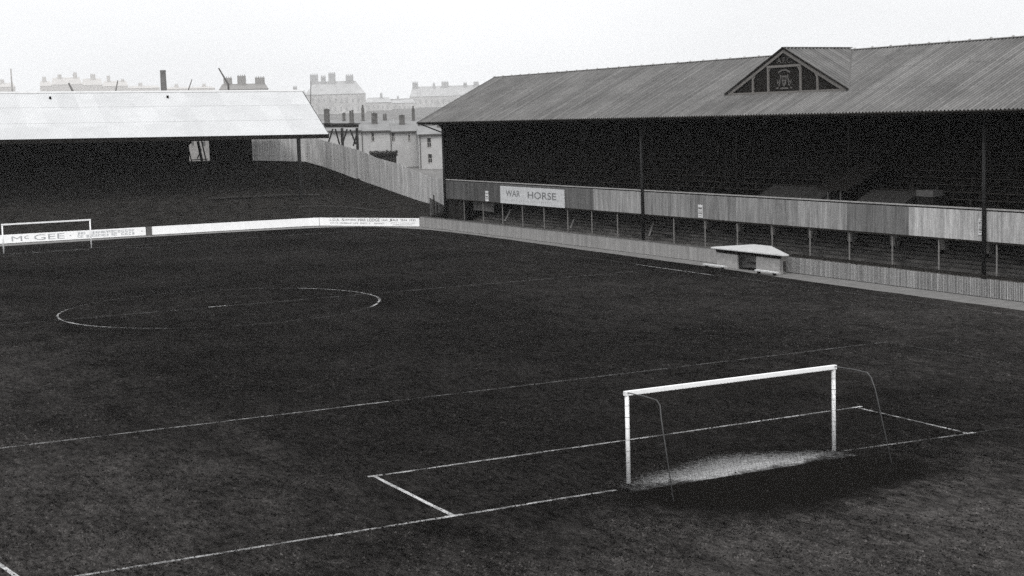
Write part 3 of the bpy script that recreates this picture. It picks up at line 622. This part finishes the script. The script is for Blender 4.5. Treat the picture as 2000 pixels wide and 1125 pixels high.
def bench(px0, py0, px1, py1, label, x_=33.2):
    p, q = at(px0, py0 + 2, Z=.22), at(px1, py1 + 2, Z=.22); c = (p + q) / 2
    R = thing('touchline_bench', (c.x, c.y, 0), label, 'bench', 'low white benches by the dugout')
    MB().box(x_, x_ + .28, q.y, p.y, .16, .24).build('seat', plain('chalky white plank', .55, 0, .8, .15, 5), R); d_ = MB()
    for y_ in (p.y - .3, q.y + .3): MB().box(x_ + .02, x_ + .25, y_ - .04, y_ + .04, 0, .16).build('leg', M_tar2, R)
bench(1378, 513, 1420, 518, 'low white plank bench left of the dugout doorway'); bench(1486, 524, 1529, 529, 'low white plank bench right of the dugout doorway', 33.4)

# advertising boards at the far end ---------------------------------
def bz(x): return 0.0
def board_run(pts, name, label, grp='white boards round the far end'):
    R = thing(name, (pts[0][0], pts[0][1], 0), label, 'board', grp); m = MB()
    for (x0, y0_), (x1, y1_) in zip(pts, pts[1:]): m.bar((x0, y0_, .44), (x1, y1_, .44), .05, .80)
    m.build('panel', M_whiteboard, R); return R
R1 = board_run([(-22, 113.4), (-2, 112.9), (11.45, 112.32)], 'advertising_board', 'white advertising board with grey capitals behind the distant goal')
def onb(px, X0=-2, Y0_=112.9, X1=11.45, Y1_=112.32):
    # point on the board line seen at pixel column px
    d = ray(px, 460); a_ = Vector((X0, Y0_, 0)); e = Vector((X1 - X0, Y1_ - Y0_, 0)); det = d.x * -e.y + e.x * d.y
    rx, ry = a_.x - CAM.x, a_.y - CAM.y; s = (d.x * ry - d.y * rx) / det if abs(det) > 1e-9 else 0; return a_ + e * s
rdir = Vector((13.45, -.58, 0)).normalized()
def btext(s, p0, p1, z, h, m, R=R1, **k):
    A_, B_ = onb(p0, **k), onb(p1, **k); c = (A_ + B_) / 2; r = (B_ - A_).normalized(); text('lettering', s, (c.x, c.y, z), r, h, m, R, wide=(B_ - A_).length, depth=.03)
btext('M', 22, 43, .42, .46, M_grey_letter); btext('c', 47, 56, .50, .32, M_grey_letter); btext('GEE', 66, 126, .44, .52, M_grey_letter)
btext('.', 136, 139, .44, .10, M_grey_letter)
bl = MB(); rnd = random.Random(12)        # two rows of blurred, unreadable small lettering
px_ = 152
while px_ < 262:
    w_ = rnd.uniform(4, 8); A_, B_ = onb(px_), onb(px_ + w_ * .72); nrm = Vector((rdir.y, -rdir.x, 0)) * .032
    for zc in (.60, .30):
        hh = rnd.uniform(.09, .13); A2, B2 = A_ + nrm, B_ + nrm
        if rnd.random() < .15: continue
        z_ = zc + rnd.uniform(-.02, .02)
        if rnd.random() < .5: bl.bar(A2 + Vector((0, 0, z_)), B2 + Vector((0, 0, z_)), .006, hh * 2)
        else:
            for q in (-1, 1): bl.bar(A2 + Vector((0, 0, z_ + q * hh * .7)), B2 + Vector((0, 0, z_ + q * hh * .7)), .006, .07)
            bl.bar(A2 + Vector((0, 0, z_ - hh)), A2 + Vector((0, 0, z_ + hh)), .07, .006, up=(0, 1, 0))
    px_ += w_
bl.build('lettering', plain('blurred grey lettering', .5, -.02, .8, .3, 9), R1)
btext('.', 276, 279, .46, .12, M_grey_letter)
PT = MB().box(11.5, 12.0, 112.2, 112.3, 0, .86).build('board_post', plain('grey board post', .10), None); tag(PT, 'short grey post between the lettered and blank white boards', 'post')
R2 = board_run([(12.05, 112.28), (20, 111.9), (27.6, 111.3), (28.7, 110.9)], 'perimeter_board', 'long blank white board along the far end of the pitch')
q0, q1 = (28.75, 110.88), (35.45, 101.25)
R3 = board_run([q0, q1], 'advertising_board', 'white board lettered MAR LODGE across the far corner')
e = (Vector((*q1, 0)) - Vector((30.2, 109.2, 0))); kk = dict(X0=q0[0], Y0_=q0[1], X1=q1[0], Y1_=q1[1]); L1 = dict(X0=q0[0], Y0_=q0[1], X1=30.2, Y1_=109.2)
btext('L.O.A.', 645, 665, .66, .26, M_letter, R3, **kk) if False else None
for s, p0, p1, h in (('L.O.A.', 646, 665, .27), ('S', 669, 674, .27), ('HEPHERDS', 675, 697, .18), ('MAR LODGE', 701, 743, .29), ('1663', 747, 758, .18), ('J', 761, 766, .27), ('UBILEE', 766, 779, .18), ('Y', 783, 787, .27), ('EAR', 787, 797, .19), ('1935', 801, 813, .20)):
    btext(s, p0, p1, .64, h, M_letter, R3, **kk)
for s, p0, p1 in (('JOIN THE', 646, 662), ('MEMBERSHIP', 665, 688), ('LIFE', 691, 701), ('BENEFITS', 705, 718), ('&', 722, 724), ('ENDOWMENTS', 732, 752)): btext(s, p0, p1, .30, .15, plain('small black lettering', .09), R3, **kk)
for s, p0, p1, z in (('APPLY TO SECRETARY', 764, 812, .36), ('ABERDEEN', 768, 806, .18)): btext(s, p0, p1, z, .09, plain('small black lettering', .09), R3, **kk)

# ------------------------------------------------------------------ end terrace, fence, end stand
Lp = [(-22, 113.6, .75), (-2, 113.1, .75), (11.7, 112.5, .75), (20, 112.1, .75), (27.8, 111.5, .75), (29.6, 110.5, .75), (31.2, 108.1, .75), (33.0, 105.4, .75), (34.6, 102.9, .75), (35.8, 101.2, .75)]
Up = [(-22, 133.95, 6.3), (-2, 133.95, 6.3), (11.7, 133.95, 6.3), (20, 133.95, 6.3), (30, 133.95, 6.25), (35.9, 133.9, 5.9), (37.4, 132.3, 5.3), (39.0, 122.5, 3.55), (40.2, 112.5, 2.0), (40.4, 103.5, 1.2)]
bk = MB(); N = 30; M_ = len(Lp)
def lp(i, t): return Vector(Lp[i]).lerp(Vector(Up[i]), t)
for k in range(N):
    for i in range(M_ - 1):
        a_, b_, c_, d_ = lp(i, k / N), lp(i + 1, k / N), lp(i + 1, (k + 1) / N), lp(i, (k + 1) / N)
        za_, zb_ = a_.z, b_.z; c_.z, d_.z = zb_, za_; bk.quad(a_, b_, c_, d_)
        e_, f_ = lp(i + 1, (k + 1) / N), lp(i, (k + 1) / N); bk.quad(d_, c_, e_, f_)
for i in range(M_ - 1):
    a_, b_ = Vector(Lp[i]), Vector(Lp[i + 1]); bk.quad(a_ * 1 - Vector((0, 0, .9)), b_ - Vector((0, 0, .9)), b_, a_)
    a_, b_ = Vector(Up[i]), Vector(Up[i + 1]); bk.quad(a_, b_, Vector((b_.x, b_.y, -.1)), Vector((a_.x, a_.y, -.1)))
a_, b_ = Vector(Lp[-1]), Vector(Up[-1]); bk.quad(a_, b_, Vector((b_.x, b_.y, -.1)), Vector((a_.x, a_.y, -.1)))
struct(bk, 'terrace_bank', plain('ash and earth terracing', .026, .06, .95, .55, .9, (1, 2.5, 1), bump=.6))
# low kerb rails lying on the terrace
for k_, (i0, i1, t) in enumerate(((4, 7, .17), (3, 5, .36))):
    m = MB(); pts = [lp(i, t) + Vector((0, 0, .18)) for i in range(i0, i1 + 1)]
    for a_, b_ in zip(pts, pts[1:]): m.bar(a_, b_, .08, .08)
    o_ = m.build('terrace_rail', plain('thin grey terrace rail', .05)); tag(o_, ('low thin rail crossing the lower open terrace', 'low thin rail further up the terrace beside the roof post')[k_], 'rail', 'rails on the terrace')
FE = thing('boundary_fence', (38, 125, 3.5), 'tall pale boarded fence climbing the open terrace between the two stands', 'fence')
FP = [(29.35, 134.1, 6.25), (36.1, 134.05, 5.85), (37.5, 132.6, 5.3), (38.9, 125, 4.15), (39.4, 121, 3.3), (40.05, 116, 2.6), (40.4, 110, 1.5), (40.45, 103.6, 1.1)]
fm = MB(); rnd = random.Random(9)
for (x0, y0_, z0_), (x1, y1_, z1_) in zip(FP, FP[1:]):
    A_, B_ = Vector((x0, y0_, z0_)), Vector((x1, y1_, z1_)); L_ = math.hypot(x1 - x0, y1_ - y0_); n = max(1, int(L_ / .2)); d_ = (B_ - A_) / n; hd = Vector((d_.x, d_.y, 0)).normalized(); nr = Vector((-hd.y, hd.x, 0))
    for i in range(n):
        p = A_ + d_ * i; q = p + hd * .185; h = 3.05 + rnd.uniform(-.03, .03); off = nr * rnd.uniform(0, .015)
        fm.prism([p + off + Vector((0, 0, -.15)), q + off + Vector((0, 0, -.15)), q + off + Vector((0, 0, h + d_.z * .5)), p + off + Vector((0, 0, h))], nr * .025)
fm.build('boards', boards('weathered fence boards', .40, .01, 'S', .27, .25, .3, .85), FE)
fr2 = MB()
for (x0, y0_, z0_), (x1, y1_, z1_) in zip(FP, FP[1:]):
    for h in (.6, 2.4): fr2.bar((x0 + .1, y0_ + .1, z0_ + h), (x1 + .1, y1_ + .1, z1_ + h), .07, .1)
fr2.build('rail', M_tar2, FE)
# short low fence by the stand corner, with dark stakes
SF = thing('corner_fence', (38.6, 101.6, 1), 'short dull boarded fence with dark stakes against the corner of the grandstand', 'fence')
MB().prism([(36.9, 101.9, 1.0), (39.6, 104.2, .9), (39.6, 104.2, 1.7), (36.9, 101.9, 2.75)], (.05, .05, 0)).build('boards', boards('dull corner boards', .17, .02, 'S', .2), SF)
for (x_, y_, a_, b_) in ((38.3, 103.5, .9, 2.1), (37.25, 101.6, .9, 3.0), (37.9, 102.3, .9, 2.2)): MB().box(x_ - .05, x_ + .05, y_ - .05, y_ + .05, a_, b_).build('stake', M_tar2, SF)

def zE(x): return 9.12 + (32.9 - x) * .0149
def zR(x): return 13.95 + (32.9 - x) * .0116
ES = thing('end_stand', (10, 125, 0), 'long stand with a bright pale roof behind the far goal', 'stand')
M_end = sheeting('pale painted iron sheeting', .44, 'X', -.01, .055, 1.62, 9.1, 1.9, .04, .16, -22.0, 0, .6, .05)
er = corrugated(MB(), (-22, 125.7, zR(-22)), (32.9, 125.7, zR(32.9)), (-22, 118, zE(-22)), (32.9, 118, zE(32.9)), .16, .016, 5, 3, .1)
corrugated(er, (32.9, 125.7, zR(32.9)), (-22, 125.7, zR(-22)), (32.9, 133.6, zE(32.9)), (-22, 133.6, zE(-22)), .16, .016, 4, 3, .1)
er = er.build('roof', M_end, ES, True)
rp = MB(); rp.prism([(-22, 125.4, zR(-22) - .14), (-22, 125.7, zR(-22) + .05), (-22, 126.0, zR(-22) - .14)], (54.95, 0, zR(32.95) - zR(-22))); rp.build('ridge_capping', plain('pale ridge capping', .50, 0, .6, .08, 2), er)
ux = MB(); ux.quad((-22, 118.15, zE(-22) - .09), (32.85, 118.15, zE(32.9) - .09), (32.85, 125.7, zR(32.9) - .12), (-22, 125.7, zR(-22) - .12)); ux.quad((-22, 133.5, zE(-22) - .09), (32.85, 133.5, zE(32.9) - .09), (32.85, 125.7, zR(32.9) - .12), (-22, 125.7, zR(-22) - .12))
ux.build('roof_lining', M_tar, ES)
eb = MB(); eb.bar((-22, 118.1, zE(-22) - .24), (32.88, 118.1, zE(32.9) - .24), .08, .36); eb.build('eaves_board', M_tar, ES)
eb = MB(); eb.bar((32.85, 118.0, zE(32.9) - .05), (32.85, 125.7, zR(32.9) - .05), .05, .14); eb.bar((32.85, 125.7, zR(32.9) - .05), (32.85, 133.5, zE(32.9) - .05), .05, .14); eb.build('bargeboard', M_tar, ES)
MB().box(29.42, 29.72, 118.2, 118.5, 1.5, zE(29.5) - .3).build('roof_post', M_post, ES)
for x_ in (17.6, 5.6, -6.4, -18.4): MB().box(x_ - .1, x_ + .1, 124.4, 124.6, 3.3, zR(x_) - .5).build('roof_post', M_tar, ES)
for x_ in (29.55, 17.6, 5.6, -6.4, -18.4):
    b = MB(); z_ = zE(x_) + .1; b.bar((x_, 118.3, z_ - .3), (x_, 133.2, z_ - .3), .1, .16); b.bar((x_, 118.3, z_ - .1), (x_, 125.7, zR(x_) - .25), .1, .14); b.bar((x_, 133, z_ - .1), (x_, 125.7, zR(x_) - .25), .1, .14); b.build('truss', M_tar, ES)
wa, wb = at(367, 296, Y=133).x, at(409, 296, Y=133).x; wz0, wz1 = 6.45, 8.68
bw_ = MB()
for xa_, xb_, za_ in ((-22, wa, 5.8), (wb, 29.25, 5.8), (wa, wb, wz1)): bw_.prism([(xa_, 132.95, za_), (xb_, 132.95, za_), (xb_, 132.95, zE(xb_) + .12), (xa_, 132.95, zE(xa_) + .12)], (0, .1, 0))
bw_.box(wa, wb, 132.95, 133.05, 5.8, wz0)
bw_.build('back_wall', plain('tarred back boards', .014, .08, .9, .4, 2), ES)
fo = MB(); fo.bar((wa, 132.9, wz0), (wb, 132.9, wz0), .06, .1); fo.build('opening_sill', plain('grey sill', .15), ES)
# remove nothing: the boundary fence continues behind the opening, with dark timbers in front of it
TBm = thing('timber_stack', (23, 133.6, 6), 'dark raking timbers seen through the opening in the back of the far stand', 'timber')
for i, (u0, v0, u1, v1, w_) in enumerate(((.15, 0, .2, 2.2, .22), (.5, .0, .15, 1.9, .12), (1.7, 0, 1.35, 2.2, .3), (1.2, .3, 1.7, 1.3, .12), (2.2, .0, 1.8, 2.2, .14), (.1, 1.8, .6, 2.2, .3), (.5, .15, 2.4, .2, .1))):
    MB().bar((wa + u0, 133.5 + .03 * i, wz0 + v0), (wa + u1, 133.5 + .03 * i, wz0 + v1), w_, .05, up=(0, 1, 0)).build('timber', M_tar2, TBm)

# timber gantry behind the end stand --------------------------------
GT = thing('timber_gantry', (41, 141, 0), 'dark braced timber gantry behind the end of the pale roofed stand', 'gantry')
Yg = 141.0
def gp(x_, y_): return at(x_, y_, Y=Yg)
def tb(a_, b_, w_, nm):
    p, q = gp(*a_), gp(*b_); MB().bar(p, q, w_, w_ * .8, up=(0, 1, 0)).build(nm, plain('smoky gantry timber', .03), GT)
g0, g1 = gp(596, 246), gp(700, 246)
for dy in (0, 1.6): MB().bar((g0.x, Yg + dy, g0.z), (g1.x, Yg + dy, g1.z), .25, .36).build('beam', plain('smoky gantry timber', .03), GT)
MB().bar((g0.x, Yg + .8, g0.z + .26), (g1.x + .15, Yg + .8, g1.z + .26), 2.1, .12).build('deck', plain('smoky gantry timber', .03), GT)
for px in (600, 668, 697):
    q = gp(px, 250); q2 = gp(px + 1, 300); MB().bar((q.x, Yg, ground_z(q.x, Yg) - .2), q, .26).build('post', plain('smoky gantry timber', .03), GT)
for a_, b_ in (((664, 285), (655, 252)), ((668, 284), (678, 252)), ((695, 282), (684, 253)), ((641, 280), (650, 252)), ((690, 285), (697, 262))): tb(a_, b_, .16, 'brace')

# ------------------------------------------------------------------ the town behind
def frame(pxc, dist):
    r = ray(pxc, 240); h = Vector((r.x, r.y, 0)).normalized(); c = Vector((CAM.x, CAM.y, 0)) + h * dist; rt = Vector((h.y, -h.x, 0)); return c, h, rt
class Fr:
    def __init__(s, pxc, dist, turn=0.0):
        s.c, s.h, s.r = frame(pxc, dist)
        if turn: m = Matrix.Rotation(math.radians(turn), 3, 'Z'); s.h = m @ s.h; s.r = m @ s.r
    def uv(s, x, y):
        d = ray(x, y); n = s.h; t = (s.c - Vector((CAM.x, CAM.y, 0))).dot(n) / d.dot(Vector((n.x, n.y, 0))); p = CAM + d * t; return (p - s.c).dot(s.r), p.z
    def W(s, u, dd, z): return Vector((s.c.x, s.c.y, 0)) + s.r * u + s.h * dd + Vector((0, 0, z))
    def box(s, mb, u0, u1, d0, d1, z0, z1):
        v = [s.W(u, d, z) for z in (z0, z1) for u, d in ((u0, d0), (u1, d0), (u1, d1), (u0, d1))]
        return mb.add(v, [(0, 3, 2, 1), (4, 5, 6, 7), (0, 1, 5, 4), (1, 2, 6, 5), (2, 3, 7, 6), (3, 0, 4, 7)])
def building(name, label, cat, group, pxc, dist, x0, x1, ye, yr_, chim, wins=(), mw=None, mr=None, mc=None, depth=9, hip=0.0, turn=0.0, winm=None, sink=1.0):
    fr_ = Fr(pxc, dist, turn); u0, zt = fr_.uv(x0, ye); u1, zt2 = fr_.uv(x1, ye); zt = (zt + zt2) / 2; zr = (fr_.uv(x0, yr_)[1] + fr_.uv(x1, yr_)[1]) / 2
    zg = ground_z(fr_.c.x, fr_.c.y) - sink; R = thing(name, tuple(fr_.c + Vector((0, 0, zg))), label, cat, group); m = MB()
    fr_.box(m, u0, u1, 0, depth, zg, zt)
    if not hip:
        for u in (u0, u1): m.prism([fr_.W(u, 0, zt), fr_.W(u, depth, zt), fr_.W(u, depth / 2, zr)], fr_.r * (.05 if u == u0 else -.05))
    m.build('wall', mw, R)
    rf_ = MB(); hp = hip * (u1 - u0); o = -.25
    A = [fr_.W(u0 - .2, o, zt - .05), fr_.W(u1 + .2, o, zt - .05), fr_.W(u1 + .2, depth - o, zt - .05), fr_.W(u0 - .2, depth - o, zt - .05), fr_.W(u0 + hp, depth / 2, zr), fr_.W(u1 - hp, depth / 2, zr)]
    rf_.add(A, [(0, 1, 5, 4), (2, 3, 4, 5), (1, 2, 5), (3, 0, 4), (0, 3, 2, 1)]); ro = rf_.build('roof', mr, R)
    for (a_, b_, yt, pots) in chim:
        ca, z1_ = fr_.uv(a_, yt); cb_, _ = fr_.uv(b_, yt); cm = MB(); wd = max(.5, cb_ - ca); fr_.box(cm, ca, ca + wd, depth * .38, depth * .38 + max(.7, wd * .5), min(zt - .5, zr - 1), z1_)
        ch = cm.build('chimney', mc, ro)
        for k in range(pots):
            u = ca + wd * (k + .5) / pots; cc = fr_.W(u, depth * .38 + .35, z1_); MB().tube([cc, cc + Vector((0, 0, .35 + .08 * (k % 2) + dist * .0004))], .13 + dist * .00012, 6).build('pot', mc, ch)
    for (a_, b_, ya2, yb2) in wins:
        ua, za2 = fr_.uv(a_, ya2); ub, zb2 = fr_.uv(b_, yb2); w2 = MB(); fr_.box(w2, ua, ub, -.06, .02, zb2, za2); wo_ = w2.build('window', (mw if winm else plain('painted window frame', .4)), R)
        w3 = MB(); t_ = .08; fr_.box(w3, ua + t_, (ua + ub) / 2 - t_ / 3, -.08, 0, zb2 + t_, (za2 + zb2) / 2 - t_ / 3); fr_.box(w3, (ua + ub) / 2 + t_ / 3, ub - t_, -.08, 0, zb2 + t_, (za2 + zb2) / 2 - t_ / 3)
        fr_.box(w3, ua + t_, ub - t_, -.08, 0, (za2 + zb2) / 2 + t_ / 3, za2 - t_); w3.build('pane', winm or plain('dark window glass', .03, 0, .2, .1, 3), wo_)
    return R, fr_
M_ren = plain('pale rendered wall', .36, .01, .9, .14, .5); M_slate = plain('grey slate roof', .20, 0, .7, .2, .6); M_chs = plain('dark stone chimney', .10, .03, .9, .3, 1)
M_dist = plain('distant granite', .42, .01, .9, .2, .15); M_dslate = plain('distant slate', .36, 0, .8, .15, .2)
gr = 'terraced houses behind the stands'
hs = [(330, 470, 259, 242, [(340, 350, 230, 3), (456, 466, 229, 3)], [(372, 380, 266, 286), (394, 403, 266, 286)], 'hidden dark walled house seen only through the opening of the far stand', -6),
      (470, 560, 258, 241, [(472, 482, 228, 3), (548, 556, 226, 2)], [(495, 503, 266, 285), (525, 533, 266, 285)], 'left end rendered house of the terrace, hidden behind the bright roof', -6),
      (560, 648, 256, 240, [(631, 642, 219, 3)], [(585, 593, 262, 281), (615, 623, 262, 281)], 'rendered house whose chimney rises beside the edge of the bright roof', -6),
      (648, 704, 255, 239, [(681, 690, 222, 2)], [(664, 671, 260, 278)], 'rendered house with a dark chimney above the timber gantry', -6),
      (704, 760, 255, 239, [(725, 737, 227, 3)], [(724, 732, 258, 276), (722, 734, 297, 312)], 'rendered house in mid terrace with one upper window left of centre', -6),
      (760, 816, 256, 240, [(780, 791, 231, 3)], [(764, 772, 258, 276), (796, 802, 262, 276)], 'rendered house in mid terrace with a wide chimney and dark upper window', -6),
      (817, 900, 261, 246, [(855, 866, 236, 2)], [(833, 843, 268, 288), (835, 845, 300, 318), (872, 880, 268, 288)], 'nearer rendered house against the grandstand with windows on both storeys', -6)]
for x0, x1, ye, yr_, ch, wi, lab, dd in hs:
    R_, f_ = building('terraced_house', lab, 'house', gr, 745, 221 if x0 < 810 else 215, x0, x1, ye, yr_, ch, wi, M_ren if x0 > 400 else plain('dark stained house wall', .22), M_slate, M_chs, 8)
    gm = MB(); ua, z_ = f_.uv(x0, ye); ub, _ = f_.uv(x1, ye); zt_ = (f_.uv(x0, ye)[1] + f_.uv(x1, ye)[1]) / 2
    gm.bar(f_.W(ua, -.3, zt_ - .12), f_.W(ub, -.3, zt_ - .12), .14, .2); gm.build('gutter', plain('dark gutter', .06), R_)
    if x0 in (704, 760, 817):
        dp = MB(); u_, _ = f_.uv(x0 + 3, ye); dp.tube([f_.W(u_, -.1, zt_), f_.W(u_, -.1, zt_ - 5.2)], .06, 6); dp.build('downpipe', plain('dark gutter', .06), R_)
# back row of houses: only roofs and chimneys show above the first row
for (x0, x1, yr_, ch, lab) in ((600, 690, 235, [(668, 674, 226, 2)], 'roof of the back row house left of the tall thin chimney'), (690, 770, 234, [(705, 711, 210, 1), (748, 756, 228, 2)], 'back row house with a tall thin chimney'), (770, 850, 234, [(805, 810, 212, 1)], 'back row house with a tall thin chimney beside the grandstand roof')):
    building('back_row_house', lab, 'house', 'back row of houses', 725, 262, x0, x1, yr_ + 9, yr_, ch, (), M_ren, M_slate, M_chs, 8)
# lean-to with a ragged hedge top and an outbuilding
OB, fo_ = building('outhouse', 'low dark outhouse in front of the rendered houses', 'outhouse', None, 755, 205, 727, 774, 302, 299, [], [], plain('dark outhouse wall', .06), plain('dark outhouse roof', .05), M_chs, 4)
hd = MB(); rnd = random.Random(3)
for i in range(900):
    u_ = rnd.uniform(fo_.uv(722, 300)[0], fo_.uv(776, 300)[0]); zc = fo_.uv(750, 299)[1]; c_ = fo_.W(u_, rnd.uniform(-1.0, -.2), zc + rnd.uniform(-.45, .35) * (1 - .3 * abs(math.sin(u_ * 2.1)))); a_ = Vector([rnd.uniform(-.12, .12) for _ in range(3)]); b_ = Vector([rnd.uniform(-.12, .12) for _ in range(3)]); hd.quad(c_, c_ + a_, c_ + a_ + b_, c_ + b_)
u0_, u1_ = fo_.uv(726, 300)[0], fo_.uv(772, 300)[0]
H_ = thing('hedge', tuple(fo_.W((u0_ + u1_) / 2, -.6, 4)), 'small ragged dark hedge in front of the rendered houses', 'hedge'); hd.build('foliage', plain('dark privet', .03, .05), H_)
st_ = MB()
for i in range(9): p_ = fo_.W(u0_ + (u1_ - u0_) * i / 8, -.6, 0); st_.tube([p_ + Vector((0, 0, ground_z(p_.x, p_.y) - .3)), p_ + Vector((0, 0, fo_.uv(750, 300)[1]))], .06, 5)
st_.build('stem', M_tar2, H_)
# dark field between fence and houses
# big tenement block and its neighbours
def tenement(label, pxc, dist, x0, x1, ye, yr_, ch, rows=(), mw=M_dist, mr=M_dslate, hip=.12, depth=14, grp='tenements on the skyline'):
    wins = []
    for (a_, b_, n, ya2, yb2) in rows:
        for i in range(n): w_ = (b_ - a_) / n; wins.append((a_ + w_ * (i + .3), a_ + w_ * (i + .62), ya2, yb2))
    dist *= 1.45
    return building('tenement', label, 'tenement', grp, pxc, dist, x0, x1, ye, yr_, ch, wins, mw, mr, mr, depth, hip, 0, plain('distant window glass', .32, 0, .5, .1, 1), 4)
tenement('large grey tenement with four chimney stacks in the haze between the stands', 650, 640, 596, 714, 184, 158, [(605, 621, 146, 4), (626, 636, 149, 3), (641, 655, 143, 4), (675, 690, 147, 4)], [(606, 706, 9, 192, 200), (606, 706, 9, 208, 217)], hip=.16)
tenement('lower gabled tenement wing left of the large tenement', 585, 650, 560, 600, 190, 176, [(572, 580, 170, 3)], [(564, 596, 3, 198, 206)])
tenement('low hazy tenement just right of the large tenement', 735, 720, 712, 766, 200, 190, [(742, 747, 183, 2)], [(716, 762, 5, 206, 212)])
tenement('low hazy tenement in the dip between the two large tenements', 790, 800, 762, 812, 201, 194, [(775, 779, 189, 2)], [(766, 806, 4, 207, 213)])
tenement('very pale long tenement with rows of windows behind the corner of the grandstand', 870, 980, 800, 960, 187, 167, [(805, 816, 161, 4), (845, 850, 163, 2), (862, 876, 160, 4), (905, 912, 162, 3), (925, 935, 160, 3)], [(804, 940, 12, 194, 202), (804, 940, 12, 208, 216)], hip=.04)
tenement('dark roofed tenement with three chimney stacks above the middle of the bright roof', 475, 620, 428, 524, 174, 163, [(436, 453, 152, 4), (463, 480, 148, 4), (498, 517, 151, 4)], [], plain('sooty distant granite', .25, .03, .9, .2, .15), plain('sooty distant slate', .22), .06)
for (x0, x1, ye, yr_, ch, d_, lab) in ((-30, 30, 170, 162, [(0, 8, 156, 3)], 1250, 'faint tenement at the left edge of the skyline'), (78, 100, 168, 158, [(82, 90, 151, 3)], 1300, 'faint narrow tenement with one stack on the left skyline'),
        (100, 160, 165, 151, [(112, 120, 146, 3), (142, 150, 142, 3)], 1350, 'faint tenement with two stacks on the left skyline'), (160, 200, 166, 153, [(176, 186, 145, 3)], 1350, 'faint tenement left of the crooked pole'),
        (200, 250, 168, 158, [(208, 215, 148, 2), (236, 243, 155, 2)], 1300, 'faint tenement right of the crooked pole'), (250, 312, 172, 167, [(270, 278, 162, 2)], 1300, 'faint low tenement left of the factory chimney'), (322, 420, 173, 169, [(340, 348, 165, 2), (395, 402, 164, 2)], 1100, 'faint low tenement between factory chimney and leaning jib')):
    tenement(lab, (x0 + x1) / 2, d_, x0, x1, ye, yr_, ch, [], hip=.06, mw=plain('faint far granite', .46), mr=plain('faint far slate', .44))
# factory chimney and poles
f_ = Fr(318, 330); ua, zt_ = f_.uv(312.5, 137); ub, _ = f_.uv(323.5, 137); m = MB(); zg = ground_z(f_.c.x, f_.c.y) - 1
vv = [f_.W(u, d, z) for z, s_ in ((zg, .25), (zt_, 0)) for u, d in ((ua - s_, -s_), (ub + s_, -s_), (ub + s_, 1.2 + s_), (ua - s_, 1.2 + s_))]
FC = thing('factory_chimney', tuple(f_.c + Vector((0, 0, zg))), 'square brick factory chimney rising above the bright roof', 'chimney')
m.add(vv, [(0, 3, 2, 1), (4, 5, 6, 7), (0, 1, 5, 4), (1, 2, 6, 5), (2, 3, 7, 6), (3, 0, 4, 7)]); m.build('stack', plain('smoke stained brick', .13, .02, .9, .2, .8), FC)
m = MB(); f_.box(m, ua - .05, ub + .05, -.05, 1.25, zt_ - .35, zt_ - .1); m.build('collar', plain('smoke stained brick', .13), FC)
def pole(x0, y0_, x1, y1_, dist, r, v, label, name='pole', cat='pole'):
    f_ = Fr(x1, dist); ua, za_ = f_.uv(x0, y0_); ub, zb_ = f_.uv(x1, y1_); dirn = (f_.W(ua, 0, za_) - f_.W(ub, 0, zb_)); zg = ground_z(f_.c.x, f_.c.y) - .5
    bot = f_.W(ub, 0, zb_); k = min(1.0, 40) ; foot = Vector((bot.x, bot.y, zg))
    m = MB(); m.tube([foot, bot, f_.W(ua, 0, za_)], [r * 1.2, r, r * .7], 8); o_ = m.build(name, plain('grey pole %s' % v, v), None, True, origin=tuple(foot)); tag(o_, label, cat, 'poles above the bright roof')
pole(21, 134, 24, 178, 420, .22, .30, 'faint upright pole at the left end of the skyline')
pole(134, 162, 142, 178, 300, .22, .12, 'short leaning pole above the left of the bright roof')
pole(230, 157, 226, 178, 320, .16, .14, 'short pole left of the factory chimney')
pole(375, 155, 367, 178, 300, .12, .12, 'short pole leaning right, right of the factory chimney')
pole(427, 133, 446, 165, 300, .20, .08, 'long leaning jib in front of the three stack tenement')
pole(607, 158, 607, 206, 200, .06, .06, 'thin dark pole in front of the large tenement')

# ------------------------------------------------------------------ haze
hz = MB(); hz.box(-2990, 2990, -2990, 2990, -1.5, 110); H = hz.build('haze', bpy.data.materials.new('smoky air')); tag(H, kind='stuff')
hm = H.data.materials[0]; hm.use_nodes = True; t = hm.node_tree; t.nodes.clear(); ou = t.nodes.new('ShaderNodeOutputMaterial'); pv = t.nodes.new('ShaderNodeVolumePrincipled')
pv.inputs['Color'].default_value = (.93, .935, .94, 1); pv.inputs['Density'].default_value = .00013; pv.inputs['Anisotropy'].default_value = 0.1; t.links.new(pv.outputs[0], ou.inputs['Volume'])
for o_ in list(bpy.data.objects):
    if '_o' in o_: del o_['_o']
